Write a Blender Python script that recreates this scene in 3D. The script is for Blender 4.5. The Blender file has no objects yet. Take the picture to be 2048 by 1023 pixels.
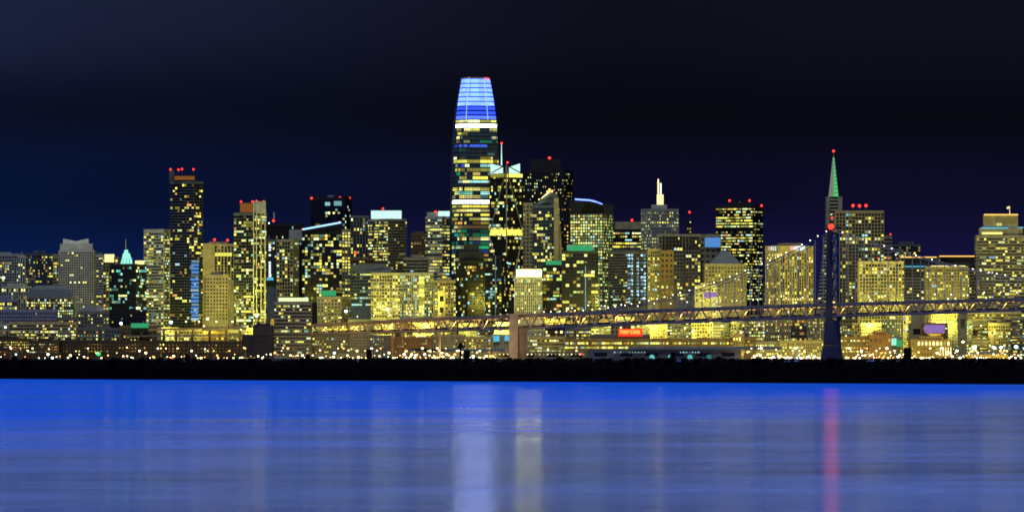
import bpy, math, random
from mathutils import Vector, Matrix
random.seed(11)
C = bpy.context.scene.collection
sc = bpy.context.scene

# ------------------------------------------------------------------ camera
F = 13793.0            # focal length in pixels of the 2048 px wide photograph
HZ = 713.0             # row of the horizon
CAMZ = 4.0
cam = bpy.data.cameras.new('camera'); co = bpy.data.objects.new('camera', cam); C.objects.link(co)
co.location = (0, 0, CAMZ); co.rotation_euler = (math.radians(90), 0, 0)
cam.sensor_width = 36.0; cam.lens = 36.0 * F / 2048.0
cam.shift_y = (HZ - 511.5) / 2048.0
cam.clip_start = 1.0; cam.clip_end = 90000.0
sc.camera = co

# ------------------------------------------------------------------ sky and moonlight
MOON_EL, MOON_AZ = 81.0, 200.0
w = bpy.data.worlds.new('World'); sc.world = w; w.use_nodes = True
nt = w.node_tree; N = nt.nodes; L = nt.links
for n in list(N): N.remove(n)
out = N.new('ShaderNodeOutputWorld'); bg = N.new('ShaderNodeBackground'); L.new(bg.outputs[0], out.inputs[0])
tc = N.new('ShaderNodeTexCoord'); sep = N.new('ShaderNodeSeparateXYZ'); L.new(tc.outputs['Generated'], sep.inputs[0])
mpz = N.new('ShaderNodeMapRange'); mpz.inputs[1].default_value = 0.0; mpz.inputs[2].default_value = 0.06
L.new(sep.outputs['Z'], mpz.inputs[0])
nz = N.new('ShaderNodeTexNoise'); nz.inputs['Scale'].default_value = 9.0; nz.inputs['Detail'].default_value = 2.0
mp = N.new('ShaderNodeMapping'); mp.inputs['Scale'].default_value = (1, 1, 4); L.new(tc.outputs['Generated'], mp.inputs[0]); L.new(mp.outputs[0], nz.inputs['Vector'])
def ramp(stops):
    r = N.new('ShaderNodeValToRGB'); e = r.color_ramp.elements
    while len(e) > 1: e.remove(e[-1])
    e[0].position = stops[0][0]; e[0].color = (*stops[0][1], 1)
    for p, c in stops[1:]:
        k = e.new(p); k.color = (*c, 1)
    r.color_ramp.interpolation = 'EASE'
    return r
ra = ramp([(0.0, (.0030, .0180, .1120)), (.20, (.0020, .0130, .0800)), (.40, (.0016, .0070, .0380)), (.60, (.0026, .0044, .0165)), (.82, (.0090, .0130, .0370)), (1.0, (.0190, .0300, .0760))])
rb = ramp([(0.0, (.0110, .0095, .0720)), (.20, (.0080, .0068, .0500)), (.40, (.0032, .0029, .0170)), (.58, (.0016, .0018, .0048)), (.85, (.0038, .0038, .0100)), (1.0, (.0050, .0055, .0130))])
L.new(mpz.outputs[0], ra.inputs[0]); L.new(mpz.outputs[0], rb.inputs[0])
mx = N.new('ShaderNodeMapRange'); mx.inputs[1].default_value = -0.085; mx.inputs[2].default_value = 0.02; mx.interpolation_type = 'SMOOTHSTEP'
L.new(sep.outputs['X'], mx.inputs[0])
mix = N.new('ShaderNodeMix'); mix.data_type = 'RGBA'; L.new(mx.outputs[0], mix.inputs[0]); L.new(ra.outputs[0], mix.inputs[6]); L.new(rb.outputs[0], mix.inputs[7])
nm = N.new('ShaderNodeMapRange'); nm.inputs[1].default_value = .3; nm.inputs[2].default_value = .7; nm.inputs[3].default_value = .75; nm.inputs[4].default_value = 1.3
L.new(nz.outputs['Fac'], nm.inputs[0])
mul = N.new('ShaderNodeVectorMath'); mul.operation = 'SCALE'; L.new(mix.outputs[2], mul.inputs[0]); L.new(nm.outputs[0], mul.inputs['Scale'])
sky = N.new('ShaderNodeTexSky'); sky.sky_type = 'NISHITA'; sky.sun_disc = False
sky.sun_elevation = math.radians(MOON_EL); sky.sun_rotation = math.radians(MOON_AZ)
sks = N.new('ShaderNodeVectorMath'); sks.operation = 'SCALE'; sks.inputs['Scale'].default_value = 0.00012; L.new(sky.outputs[0], sks.inputs[0])
addn = N.new('ShaderNodeVectorMath'); addn.operation = 'ADD'; L.new(mul.outputs[0], addn.inputs[0]); L.new(sks.outputs[0], addn.inputs[1])
L.new(addn.outputs[0], bg.inputs[0]); bg.inputs[1].default_value = 1.0

sun = bpy.data.lights.new('moonlight', 'SUN'); sun.energy = 2.9; sun.angle = math.radians(.5); sun.color = (.86, .96, 1.0)
so = bpy.data.objects.new('moonlight', sun); C.objects.link(so)
_d = Vector((math.sin(math.radians(MOON_AZ)) * math.cos(math.radians(MOON_EL)), math.cos(math.radians(MOON_AZ)) * math.cos(math.radians(MOON_EL)), math.sin(math.radians(MOON_EL))))
so.rotation_euler = _d.to_track_quat('Z', 'Y').to_euler(); so.location = (0, 0, 900)

sc.view_settings.view_transform = 'Standard'; sc.view_settings.look = 'None'
sc.view_settings.exposure = 0.0; sc.view_settings.gamma = 1.0
sc.render.engine = 'CYCLES'; sc.cycles.use_denoising = True
sc.cycles.max_bounces = 4; sc.cycles.diffuse_bounces = 2; sc.cycles.glossy_bounces = 3
sc.cycles.use_light_tree = True; sc.cycles.caustics_reflective = False; sc.cycles.sample_clamp_indirect = 6.0
sc.cycles.pixel_filter_type = 'BLACKMAN_HARRIS'; sc.cycles.filter_width = 1.7

# ------------------------------------------------------------------ helpers
def at(x, y, D): return Vector(((x - 1024) * D / F, D, CAMZ + (HZ - y) * D / F))
def K(D): return D / F
def sr(r, g, b):
    f = lambda v: ((v / 255 + .055) / 1.055) ** 2.4 if v > 10 else v / 255 / 12.92
    return (f(r), f(g), f(b))

class MB:
    def __init__(s): s.v = []; s.f = []
    def quad(s, a, b, c, d):
        i = len(s.v); s.v += [tuple(a), tuple(b), tuple(c), tuple(d)]; s.f.append((i, i+1, i+2, i+3))
    def hexa(s, p):      # 4 bottom (ccw from above) + 4 top points
        i = len(s.v); s.v += [tuple(q) for q in p]
        s.f += [(i+3, i+2, i+1, i), (i+4, i+5, i+6, i+7), (i, i+1, i+5, i+4), (i+1, i+2, i+6, i+5), (i+2, i+3, i+7, i+6), (i+3, i, i+4, i+7)]
    def box(s, x0, x1, y0, y1, z0, z1):
        s.hexa([(x0, y0, z0), (x1, y0, z0), (x1, y1, z0), (x0, y1, z0), (x0, y0, z1), (x1, y0, z1), (x1, y1, z1), (x0, y1, z1)])
    def slab(s, poly, z0, z1, poly2=None):   # ccw polygon prism, optional other top outline
        n = len(poly); i = len(s.v); q = poly2 or poly
        s.v += [(p[0], p[1], z0 if len(p) < 3 else p[2]) for p in poly] + [(p[0], p[1], z1 if len(p) < 3 else p[2]) for p in q]
        s.f.append(tuple(range(i+n-1, i-1, -1))); s.f.append(tuple(range(i+n, i+2*n)))
        for k in range(n):
            m = (k+1) % n; s.f.append((i+k, i+m, i+n+m, i+n+k))
    def facebox(s, o, u, n, a0, a1, z0, z1, d0, d1):  # box on a facade: along u, out along n
        P = lambda a, d, z: (o[0]+u[0]*a+n[0]*d, o[1]+u[1]*a+n[1]*d, z)
        s.hexa([P(a0, d1, z0), P(a1, d1, z0), P(a1, d0, z0), P(a0, d0, z0), P(a0, d1, z1), P(a1, d1, z1), P(a1, d0, z1), P(a0, d0, z1)])
    def bar(s, p, q, t, t2=None):
        p = Vector(p); q = Vector(q); d = (q-p).normalized(); t2 = t if t2 is None else t2
        a = d.cross(Vector((0, 1, 0)))
        if a.length < .05: a = d.cross(Vector((1, 0, 0)))
        a.normalize(); b = d.cross(a).normalized()
        f = lambda c, k: [c - a*k/2 - b*k/2, c + a*k/2 - b*k/2, c + a*k/2 + b*k/2, c - a*k/2 + b*k/2]
        s.hexa(f(p, t) + f(q, t2))
    def cyl(s, c, r0, r1, z0, z1, n=12):
        s.slab([(c[0]+r0*math.cos(2*math.pi*k/n), c[1]+r0*math.sin(2*math.pi*k/n)) for k in range(n)], z0, z1,
               [(c[0]+r1*math.cos(2*math.pi*k/n), c[1]+r1*math.sin(2*math.pi*k/n)) for k in range(n)])
    def ball(s, c, r, n=10, m=6, sz=1.0):
        i = len(s.v); s.v.append((c[0], c[1], c[2]+r*sz))
        for a in range(1, m):
            t = math.pi*a/m
            for b in range(n):
                p = 2*math.pi*b/n; s.v.append((c[0]+r*math.sin(t)*math.cos(p), c[1]+r*math.sin(t)*math.sin(p), c[2]+r*sz*math.cos(t)))
        s.v.append((c[0], c[1], c[2]-r*sz)); e = len(s.v)-1
        for b in range(n):
            d = (b+1) % n; s.f.append((i, i+1+b, i+1+d)); s.f.append((e, e-n+d, e-n+b))
            for a in range(m-2): s.f.append((i+1+a*n+b, i+1+(a+1)*n+b, i+1+(a+1)*n+d, i+1+a*n+d))
    def mesh(s, name, mat):
        m = bpy.data.meshes.new(name); m.from_pydata(s.v, [], s.f); m.materials.append(mat); m.update(); return m
    def build(s, name, mat, parent=None, smooth=False):
        m = s.mesh(name, mat); o = bpy.data.objects.new(name, m); C.objects.link(o)
        if smooth:
            for p in m.polygons: p.use_smooth = True
        if parent is not None: o.parent = parent
        return o
def link(name, mesh, parent=None, loc=(0, 0, 0), rz=0.0):
    o = bpy.data.objects.new(name, mesh); C.objects.link(o); o.location = loc; o.rotation_euler = (0, 0, rz)
    if parent is not None: o.parent = parent
    return o
def tag(o, label, cat, group=None, kind=None):
    if label: o['label'] = label
    if cat: o['category'] = cat
    if group: o['group'] = group
    if kind: o['kind'] = kind
    return o
def thing(name, label, cat, loc, group=None):
    o = bpy.data.objects.new(name, None); C.objects.link(o); o.location = loc; o.empty_display_size = 1
    return tag(o, label, cat, group)

# ------------------------------------------------------------------ materials
MAT = {}
def solid(name, col, rough=.7, var=.25, scale=.15, metal=0.0, bump=0.0, spec=.4):
    m = bpy.data.materials.new(name); m.use_nodes = True; t = m.node_tree; b = t.nodes['Principled BSDF']
    b.inputs['Roughness'].default_value = rough; b.inputs['Metallic'].default_value = metal; b.inputs['Specular IOR Level'].default_value = spec
    n = t.nodes.new('ShaderNodeTexNoise'); n.inputs['Scale'].default_value = scale; n.inputs['Detail'].default_value = 5
    g = t.nodes.new('ShaderNodeTexCoord'); t.links.new(g.outputs['Object'], n.inputs['Vector'])
    r = t.nodes.new('ShaderNodeMapRange'); r.inputs[1].default_value = .3; r.inputs[2].default_value = .7
    r.inputs[3].default_value = 1-var; r.inputs[4].default_value = 1+var; t.links.new(n.outputs['Fac'], r.inputs[0])
    v = t.nodes.new('ShaderNodeVectorMath'); v.operation = 'SCALE'; v.inputs[0].default_value = col; t.links.new(r.outputs[0], v.inputs['Scale'])
    t.links.new(v.outputs[0], b.inputs['Base Color'])
    MAT[name] = m; return m
def emit(name, col, strength, lo=1.0, hi=1.0, sample='NONE'):
    m = bpy.data.materials.new(name); m.use_nodes = True; t = m.node_tree
    for n in list(t.nodes): t.nodes.remove(n)
    o = t.nodes.new('ShaderNodeOutputMaterial'); e = t.nodes.new('ShaderNodeEmission'); t.links.new(e.outputs[0], o.inputs[0])
    e.inputs[0].default_value = (*col, 1); e.inputs[1].default_value = strength
    if lo != hi:   # every window has its own brightness
        i = t.nodes.new('ShaderNodeObjectInfo'); p = t.nodes.new('ShaderNodeMath'); p.operation = 'POWER'; p.inputs[1].default_value = 1.6
        r = t.nodes.new('ShaderNodeMapRange'); r.inputs[3].default_value = lo*strength; r.inputs[4].default_value = hi*strength
        t.links.new(i.outputs['Random'], p.inputs[0]); t.links.new(p.outputs[0], r.inputs[0]); t.links.new(r.outputs[0], e.inputs[1])
        h = t.nodes.new('ShaderNodeMath'); h.operation = 'MULTIPLY'; h.inputs[1].default_value = 7.31; t.links.new(i.outputs['Random'], h.inputs[0])
        fr = t.nodes.new('ShaderNodeMath'); fr.operation = 'FRACT'; t.links.new(h.outputs[0], fr.inputs[0])
        cmx = t.nodes.new('ShaderNodeMix'); cmx.data_type = 'RGBA'; t.links.new(fr.outputs[0], cmx.inputs[0])
        big = col[2] > 1.01; cmx.inputs[6].default_value = (col[0], col[1]*(1 if big else .88), col[2]*(1 if big else .7), 1); cmx.inputs[7].default_value = (col[0]*.95, min(1, col[1]*1.12), col[2] if big else min(1, col[2]*1.35+.01), 1); t.links.new(cmx.outputs[2], e.inputs[0])
    m.cycles.emission_sampling = sample
    MAT[name] = m; return m

solid('concrete', (.33, .31, .25)); solid('pale', (.46, .47, .43)); solid('beige', (.44, .38, .22)); solid('brown', (.20, .13, .06))
solid('darkwall', (.013, .014, .018)); solid('bluegrey', (.13, .17, .22)); solid('grey', (.20, .20, .19)); solid('white', (.62, .62, .58))
solid('slab', (.10, .12, .14)); solid('brick', (.26, .13, .06)); solid('steel', (.22, .23, .25), rough=.5); solid('violetwall', (.30, .30, .44))
solid('towerframe', (.05, .085, .15), rough=.45); solid('truss', (.26, .20, .13), rough=.55); solid('towerpaint', (.020, .021, .040), rough=.55); solid('pierconcrete', (.36, .27, .15))
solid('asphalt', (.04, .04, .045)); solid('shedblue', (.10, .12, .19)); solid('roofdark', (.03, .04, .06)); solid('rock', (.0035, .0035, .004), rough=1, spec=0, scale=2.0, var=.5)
solid('leaf', (.004, .006, .003), rough=1, spec=0, scale=3.0); solid('tank', (.02, .022, .05))
def glass(name, col, rough):
    m = solid(name, col, rough=rough, var=.35, scale=.08, spec=.5); return m
glass('glass', (.008, .010, .016), .22); glass('glassblue', (.02, .04, .075), .2); glass('glasswarm', (.035, .030, .020), .25); glass('glassteal', (.02, .06, .06), .2)
WIN = {'Y': ((.92, .80, .10), 1.45), 'W': ((1.0, .93, .30), 1.6), 'G': ((.72, 1.0, .48), 1.25), 'C': ((.45, .95, 1.0), .85), 'B': ((.06, .14, 1.0), .9),
       'O': ((1.0, .50, .10), .8), 'T': ((.20, .90, .70), .7), 'P': ((.45, .30, 1.0), .8), 'E': ((.02, .55, .22), .7), 'D': ((.50, .42, .06), .6), 'L': ((.38, .66, 1.0), 1.5),
       'N': ((.62, .95, .20), 1.3)}
for k, (c, s) in WIN.items(): emit('window_'+k, c, s, .16, 1.7)
emit('lantern_teal', (.35, 1.0, .80), 1.05); emit('lantern_white', (1.0, .92, .25), 13.0); emit('lantern_lime', (.80, 1.0, .45), 1.4); emit('lantern_warm', (1.0, .80, .35), 1.5); emit('lantern_green', (.05, .70, .28), .55)
emit('lantern_blue', (.12, .40, 1.0), .7); emit('lantern_cool', (.62, 1.0, .88), 1.1); emit('orange_glow', (1.0, .36, .08), .22); emit('neon_orange', (1.0, .55, .12), 1.6)
emit('neon_cyan', (.12, .62, .85), .9); emit('neon_blue', (.30, .55, 1.0), 2.2); emit('red_beacon', (1.0, .035, .02), 3.2); emit('sign_red', (1.0, .05, .02), 1.0)
emit('sign_yellow', (1.0, .62, .10), 1.4); emit('sign_white', (.80, .95, 1.0), 1.6); emit('sign_pink', (1.0, .45, .40), 1.4); emit('violet_glow', (.50, .28, .85), .55)
emit('lamp_white', (1.0, .93, .62), 7.0); emit('lamp_warm', (1.0, .74, .32), 6.0); emit('lamp_orange', (1.0, .42, .10), 4.0); emit('lamp_cool', (.55, 1.0, .92), 6.0)
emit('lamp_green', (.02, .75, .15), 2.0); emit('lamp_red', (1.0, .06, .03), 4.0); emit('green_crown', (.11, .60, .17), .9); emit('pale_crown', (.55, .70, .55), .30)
emit('crown_blue', (.40, .70, 6.0), 1.0, .82, 1.12); emit('crown_deep', (.05, .13, 1.8), 1.0); emit('crown_lilac', (.15, .28, 2.6), 1.0); emit('crown_strip', (.50, .82, 4.0), 1.0)
emit('truss_lamp', (1.0, .50, .12), 2.2); emit('floor_white', (.80, .92, 1.0), 16.0)
for k in ('Y', 'W'): pass

# water: blue bay, long exposure; ripples vary the gloss
def water_mat():
    m = bpy.data.materials.new('bay_water'); m.use_nodes = True; t = m.node_tree
    for n in list(t.nodes): t.nodes.remove(n)
    o = t.nodes.new('ShaderNodeOutputMaterial'); mixs = t.nodes.new('ShaderNodeMixShader'); t.links.new(mixs.outputs[0], o.inputs[0])
    d = t.nodes.new('ShaderNodeBsdfDiffuse'); g = t.nodes.new('ShaderNodeBsdfGlossy'); g.inputs['Color'].default_value = (1, 1, 1, 1)
    t.links.new(d.outputs[0], mixs.inputs[1]); t.links.new(g.outputs[0], mixs.inputs[2])
    tcn = t.nodes.new('ShaderNodeTexCoord')
    def noise(scale, detail, off=0.0, stretch=(1, 1, 1)):
        mpn = t.nodes.new('ShaderNodeMapping'); mpn.inputs['Location'].default_value = (off, off*1.7, 0); mpn.inputs['Scale'].default_value = stretch
        t.links.new(tcn.outputs['Object'], mpn.inputs[0])
        n = t.nodes.new('ShaderNodeTexNoise'); n.inputs['Scale'].default_value = scale; n.inputs['Detail'].default_value = detail; n.inputs['Roughness'].default_value = .55
        t.links.new(mpn.outputs[0], n.inputs['Vector']); return n
    def rng(src, a, b, lo, hi):
        r = t.nodes.new('ShaderNodeMapRange'); r.inputs[1].default_value = a; r.inputs[2].default_value = b; r.inputs[3].default_value = lo; r.inputs[4].default_value = hi
        t.links.new(src, r.inputs[0]); return r
    n1 = noise(.5, 4, 3.0); n2 = noise(.028, 3, 40.0); n3 = noise(.012, 2, 17.0, (.6, 1, 1))
    n4 = noise(.11, 3, 9.0, (.5, 1, 1)); a4 = rng(n4.outputs['Fac'], .3, .7, -.05, .05); a0 = rng(n1.outputs['Fac'], .3, .7, -.06, .06); a = t.nodes.new('ShaderNodeMath'); a.operation = 'ADD'; t.links.new(a0.outputs[0], a.inputs[0]); t.links.new(a4.outputs[0], a.inputs[1]); b = rng(n2.outputs['Fac'], .35, .65, -.10, .10)
    s = t.nodes.new('ShaderNodeMath'); s.operation = 'ADD'; t.links.new(a.outputs[0], s.inputs[0]); t.links.new(b.outputs[0], s.inputs[1])
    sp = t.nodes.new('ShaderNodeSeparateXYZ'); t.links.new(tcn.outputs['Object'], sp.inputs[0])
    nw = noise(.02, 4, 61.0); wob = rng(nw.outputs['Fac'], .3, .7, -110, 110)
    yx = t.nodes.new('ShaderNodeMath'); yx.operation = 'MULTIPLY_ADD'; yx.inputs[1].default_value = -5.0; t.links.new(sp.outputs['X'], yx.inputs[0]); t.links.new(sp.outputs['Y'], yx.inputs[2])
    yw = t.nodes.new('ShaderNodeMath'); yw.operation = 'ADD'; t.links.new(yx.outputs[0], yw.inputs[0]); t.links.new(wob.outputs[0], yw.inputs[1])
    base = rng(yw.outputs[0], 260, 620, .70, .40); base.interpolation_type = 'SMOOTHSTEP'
    s2 = t.nodes.new('ShaderNodeMath'); s2.operation = 'ADD'; t.links.new(base.outputs[0], s2.inputs[1]); t.links.new(s.outputs[0], s2.inputs[0])
    t.links.new(s2.outputs[0], mixs.inputs[0])
    rr = rng(n3.outputs['Fac'], .35, .65, .10, .135); t.links.new(rr.outputs[0], g.inputs['Roughness'])
    cr = rng(n2.outputs['Fac'], .3, .7, 0, 1)
    cm = t.nodes.new('ShaderNodeMix'); cm.data_type = 'RGBA'; t.links.new(cr.outputs[0], cm.inputs[0])
    cm.inputs[6].default_value = (.001, .075, .95, 1); cm.inputs[7].default_value = (.002, .14, .90, 1)
    # paler towards the camera: the city's reflected sheen put into the water colour
    sheen = rng(yw.outputs[0], 240, 640, 1, 0); sheen.interpolation_type = 'SMOOTHSTEP'
    cm2 = t.nodes.new('ShaderNodeMix'); cm2.data_type = 'RGBA'; t.links.new(sheen.outputs[0], cm2.inputs[0]); t.links.new(cm.outputs[2], cm2.inputs[6]); cm2.inputs[7].default_value = (.16, .26, .84, 1)
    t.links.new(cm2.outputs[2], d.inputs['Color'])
    MAT['water'] = m
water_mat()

# ------------------------------------------------------------------ ground and water
g = MB(); g.box(-9000, 9000, 7600, 60000, -12, 2.0); tag(g.build('ground', MAT['asphalt']), None, None, kind='structure')
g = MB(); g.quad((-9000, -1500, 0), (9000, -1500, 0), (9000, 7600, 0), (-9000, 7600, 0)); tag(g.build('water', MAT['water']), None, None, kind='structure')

# breakwater: long low rock mole slanting towards the camera on the right
def bw_D(x): return CAMZ * F / (44 + 11 * x / 2048.0)
def bw_top(x): return CAMZ - (5.4 + 1.6 * x / 2048.0) * bw_D(x) / F
brk = bpy.data.objects.new('breakwater', None); C.objects.link(brk); brk['kind'] = 'structure'
mb = MB(); rows = []
xs = [-60 + i * 4.0 for i in range(543)]
for x in xs:
    D = bw_D(x); top = bw_top(x) + random.uniform(-.10, .06) + .08*math.sin(x*.031) + .06*math.sin(x*.11+1)
    jit = lambda: random.uniform(-.07, .07)
    X = (x - 1024) / F
    prof = [(0, -.6), (.10, .5+jit()*.5), (.30+jit(), 1.3+jit()), (.55+jit(), 2.2+jit()), (.95+jit(), top-.25), (1.5, top), (4.0, top-.05), (5.2, 1.2), (6.5, -.6)]
    rows.append([(X*(D+a), D+a, z) for a, z in prof])
n = len(rows[0]); mb.v = [p for r in rows for p in r]
mb.f = [(i*n+j, (i+1)*n+j, (i+1)*n+j+1, i*n+j+1) for i in range(len(rows)-1) for j in range(n-1)]
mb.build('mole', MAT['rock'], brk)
rockm = []
for k in range(5):
    b = MB(); b.ball((0, 0, 0), 1.0, 7, 5)
    b.v = [(x*random.uniform(.75, 1.15), y*random.uniform(.75, 1.15), z*random.uniform(.6, .95)) for x, y, z in b.v]; rockm.append(b.mesh('boulder', MAT['rock']))
for i in range(290):
    x = random.uniform(-10, 2058); D = bw_D(x) + random.uniform(1.2, 2.4); s = random.choice([.18, .22, .28, .34, .42])
    o = link('boulder', random.choice(rockm), brk, ((x-1024)*D/F, D, bw_top(x) + s*.15), random.uniform(0, 6)); o.scale = (s*1.5, s*1.4, s)

# ------------------------------------------------------------------ generic buildings
STYLE = {'grid': (.34, .30, .40, .50), 'band': (.46, .07, .55, .35), 'fin': (.16, .42, .30, .70), 'glass': (.14, .07, .18, .22), 'frame': (.26, .22, .55, .75), 'punch': (.52, .50, .35, .30), 'slabs': (.22, .05, .9, .3)}
_wm = {}
def win_mesh(wd, ht, key):
    k = (round(wd, 1), round(ht, 1), key)
    if k not in _wm:
        b = MB(); b.box(-k[0]/2, k[0]/2, -.06, .06, -k[1]/2, k[1]/2); _wm[k] = b.mesh('window', MAT['window_'+key])
    return _wm[k]
def facade(par, bars, o, u, nrm, W, z0, z1, st, fh, bw, lit, pal, run, full, rows=None, zoff=0.0, rnd=random, hide=None):
    hs, vs, hd, vd = STYLE[st]
    nf = max(1, int(round((z1-z0)/fh))); fh = (z1-z0)/nf; nb = max(1, int(round(W/bw))); bw = W/nb
    for i in range(nf+1):
        a = z0+i*fh-fh*hs/2; b = a+fh*hs
        bars.facebox(o, u, nrm, 0.02, W-.02, max(a, z0)+zoff, min(b, z1)+zoff, -.05, hd)
    for j in range(nb+1):
        a = j*bw-bw*vs/2; b = a+bw*vs
        bars.facebox(o, u, nrm, max(a, 0), min(b, W), z0+.01, z1-.01, -.05, vd+zoff)
    ang = math.atan2(nrm[1], nrm[0]) + math.pi/2
    merge = st in ('band', 'glass', 'slabs')
    wh = fh*(1-hs)*.86
    for i in range(nf):
        r = rnd.random(); zc = z0+(i+.5)*fh
        if rows is not None and i < len(rows) and rows[i] is not None: p, pl = rows[i]
        else: p = .86 if r < full else lit*1.5*rnd.uniform(.15, 1.85); pl = pal
        j = 0
        while j < nb:
            if rnd.random() < p:
                rl = min(rnd.choice([1, 1, rnd.randint(1, run)]), nb-j); key = rnd.choice(pl)
                for a, b in ([(j, j+rl)] if merge else [(q, q+1) for q in range(j, j+rl)]):
                    wd = (b-a)*bw - bw*(vs+.10 if not merge else .22)
                    if rnd.random() < .22: key = rnd.choice('WGCODDOGL')
                    c = (a+b)/2*bw; ht = wh if rnd.random() < .75 else wh*.7
                    c += rnd.uniform(-.05, .05)*bw; link('window', win_mesh(max(wd, .6), ht, key), par, (o[0]+u[0]*c+nrm[0]*.09, o[1]+u[1]*c+nrm[1]*.09, zc), ang)
                j += rl
            else: j += 1
NB = 0
def B(label, x0, x1, yt, D, xc=None, yb=700, st='grid', wall='concrete', gl='glass', fl=7.2, bay=7.0, lit=.2, pal='YYYWW', run=2, full=.0, name='office_tower', cat='building',
      par_h=3.0, roof=None, rows=None, depth=None, litL=None, group=None, phi=None, side=True, cap=None):
    """x0..x1 silhouette, yt roof row, xc the near corner's column when two faces show, yb the lowest row still in view"""
    k = K(D); org = at((x0+x1)/2 if xc is None else xc, HZ, D); org.z = 2.0
    root = thing(name, label, cat, org, group)
    H = at(0, yt, D).z - 2.0; zb = max(0.0, at(0, yb, D).z - 2.0); zb = min(zb, H*.85)
    if xc is None:
        Wd = (x1-x0)*k; dp = depth or max(14.0, min(34.0, Wd))
        A, Bc = (-Wd/2, 0.0), (Wd/2, 0.0); poly = [A, Bc, (Wd/2, dp), (-Wd/2, dp)]
        faces = [(A, (1, 0), (0, -1), Wd, lit)]
        if side: faces += [((Wd/2, 0), (0, 1), (1, 0), dp, lit*.6)] if (x0+x1)/2 < 1024 else [((-Wd/2, dp), (0, -1), (-1, 0), dp, lit*.6)]
    else:
        wl, wr = (xc-x0)*k, (x1-xc)*k
        ph = phi if phi is not None else math.atan2(wl, wr); ph = min(max(ph, math.radians(14)), math.radians(76))
        Lr, Ll = wr/math.cos(ph), wl/math.sin(ph)
        uR = (math.cos(ph), math.sin(ph)); uL = (-math.sin(ph), math.cos(ph))
        R = (uR[0]*Lr, uR[1]*Lr); Lc = (uL[0]*Ll, uL[1]*Ll); poly = [(0, 0), R, (R[0]+Lc[0], R[1]+Lc[1]), Lc]
        faces = [((0, 0), uR, (uR[1], -uR[0]), Lr, lit), (Lc, (-uL[0], -uL[1]), (-uL[1]*1.0, uL[0]) if False else (-uR[0], -uR[1]), Ll, litL if litL is not None else lit)]
    cr = MB(); cr.slab(poly, 0, H-.5); cr.build('core', MAT[gl], root)
    bars = MB(); ph_ = par_h
    for q, (o, u, nr, Wf, lt) in enumerate(faces):
        facade(root, bars, o, u, nr, Wf, zb, H-ph_, st, fl*k*.79, bay*k*.79, lt, pal, run, full, rows, zoff=.003*q)
        hd = max(STYLE[st][2], STYLE[st][3])
        bars.facebox(o, u, nr, .01, Wf-.01, H-ph_+.02, H+.004*q, -.05, hd+.05)
        if zb > 1: bars.facebox(o, u, nr, .01, Wf-.01, 0, zb-.02, -.05, hd-.05)
    fo = bars.build('facade_frame', MAT[wall], root); fo['kind'] = 'stuff'
    cx = sum(p[0] for p in poly)/4; cy = sum(p[1] for p in poly)/4
    rf = MB(); rf.slab([(cx+(p[0]-cx)*.96, cy+(p[1]-cy)*.96) for p in poly], H-.5+.003, H-.1); rfo = rf.build('roof', MAT[roof or 'roofdark'], root)
    if cap is None: cap = True
    if cap:    # plant room on the roof
        m = MB(); f = random.uniform(.35, .6); hh = random.uniform(2.0, 4.5)
        m.slab([(cx+(p[0]-cx)*f, cy+(p[1]-cy)*f) for p in poly], H-.1, H-.1+hh); m.build('plant_room', MAT[wall if wall not in ('white',) else 'grey'], root)
    root['_'] = 0; del root['_']
    return root, org, k
def lpt(org, x, y, D): p = at(x, y, D); return Vector((p.x-org.x, p.y-org.y, p.z-org.z))
def add_box(r, x0, x1, y0, y1, mat, name, dd=8.0, off=0.0):
    """extra volume on a building, off metres in front of its front line"""
    root, org, k = r; D = org.y - off; a = lpt(org, x0, y1, D); b = lpt(org, x1, y0, D)
    m = MB(); m.box(a.x, b.x, a.y, a.y+dd, a.z, b.z); return m.build(name, MAT[mat], root)
_bm = {}
def beacons(r, pts, rad=1.5, off=-4.0, mat='red_beacon', name='beacon_lamp', mast=True):
    root, org, k = r; rad = rad*.76
    for x, y in pts:
        D = org.y - off; p = lpt(org, x, y, D)
        key = (rad, mat)
        if key not in _bm: b = MB(); b.ball((0, 0, 0), rad, 10, 6); _bm[key] = b.mesh(name, MAT[mat])
        link(name, _bm[key], root, p)
        if mast:
            m = MB(); m.cyl((p.x, p.y), .3, .2, p.z-7, p.z-rad*.8, 6); m.build('beacon_mast', MAT['steel'], root)
def lantern(r, x0, x1, y0, y1, mat, off=.6, n=8, dd=10.0, frame='steel', name='roof_lantern'):
    root, org, k = r; o = add_box(r, x0, x1, y0, y1, mat, name, dd, off)
    D = org.y-off; a = lpt(org, x0, y1, D); b = lpt(org, x1, y0, D); m = MB()
    if n:
        for i in range(n+1):
            x = a.x+(b.x-a.x)*i/n; m.box(x-.14, x+.14, a.y-.25, a.y+.02, a.z, b.z+.1)
    m.box(a.x-.2, b.x+.2, a.y-.3, a.y+.03, b.z+.05, b.z+.45); m.build('lantern_frame', MAT[frame], o)
    return o
def neon(r, x0, y0, x1, y1, mat, t=1.0, off=1.2):
    root, org, k = r; D = org.y-off; m = MB(); m.bar(lpt(org, x0, y0, D), lpt(org, x1, y1, D), t); return m.build('neon_tube', MAT[mat], root)

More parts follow.
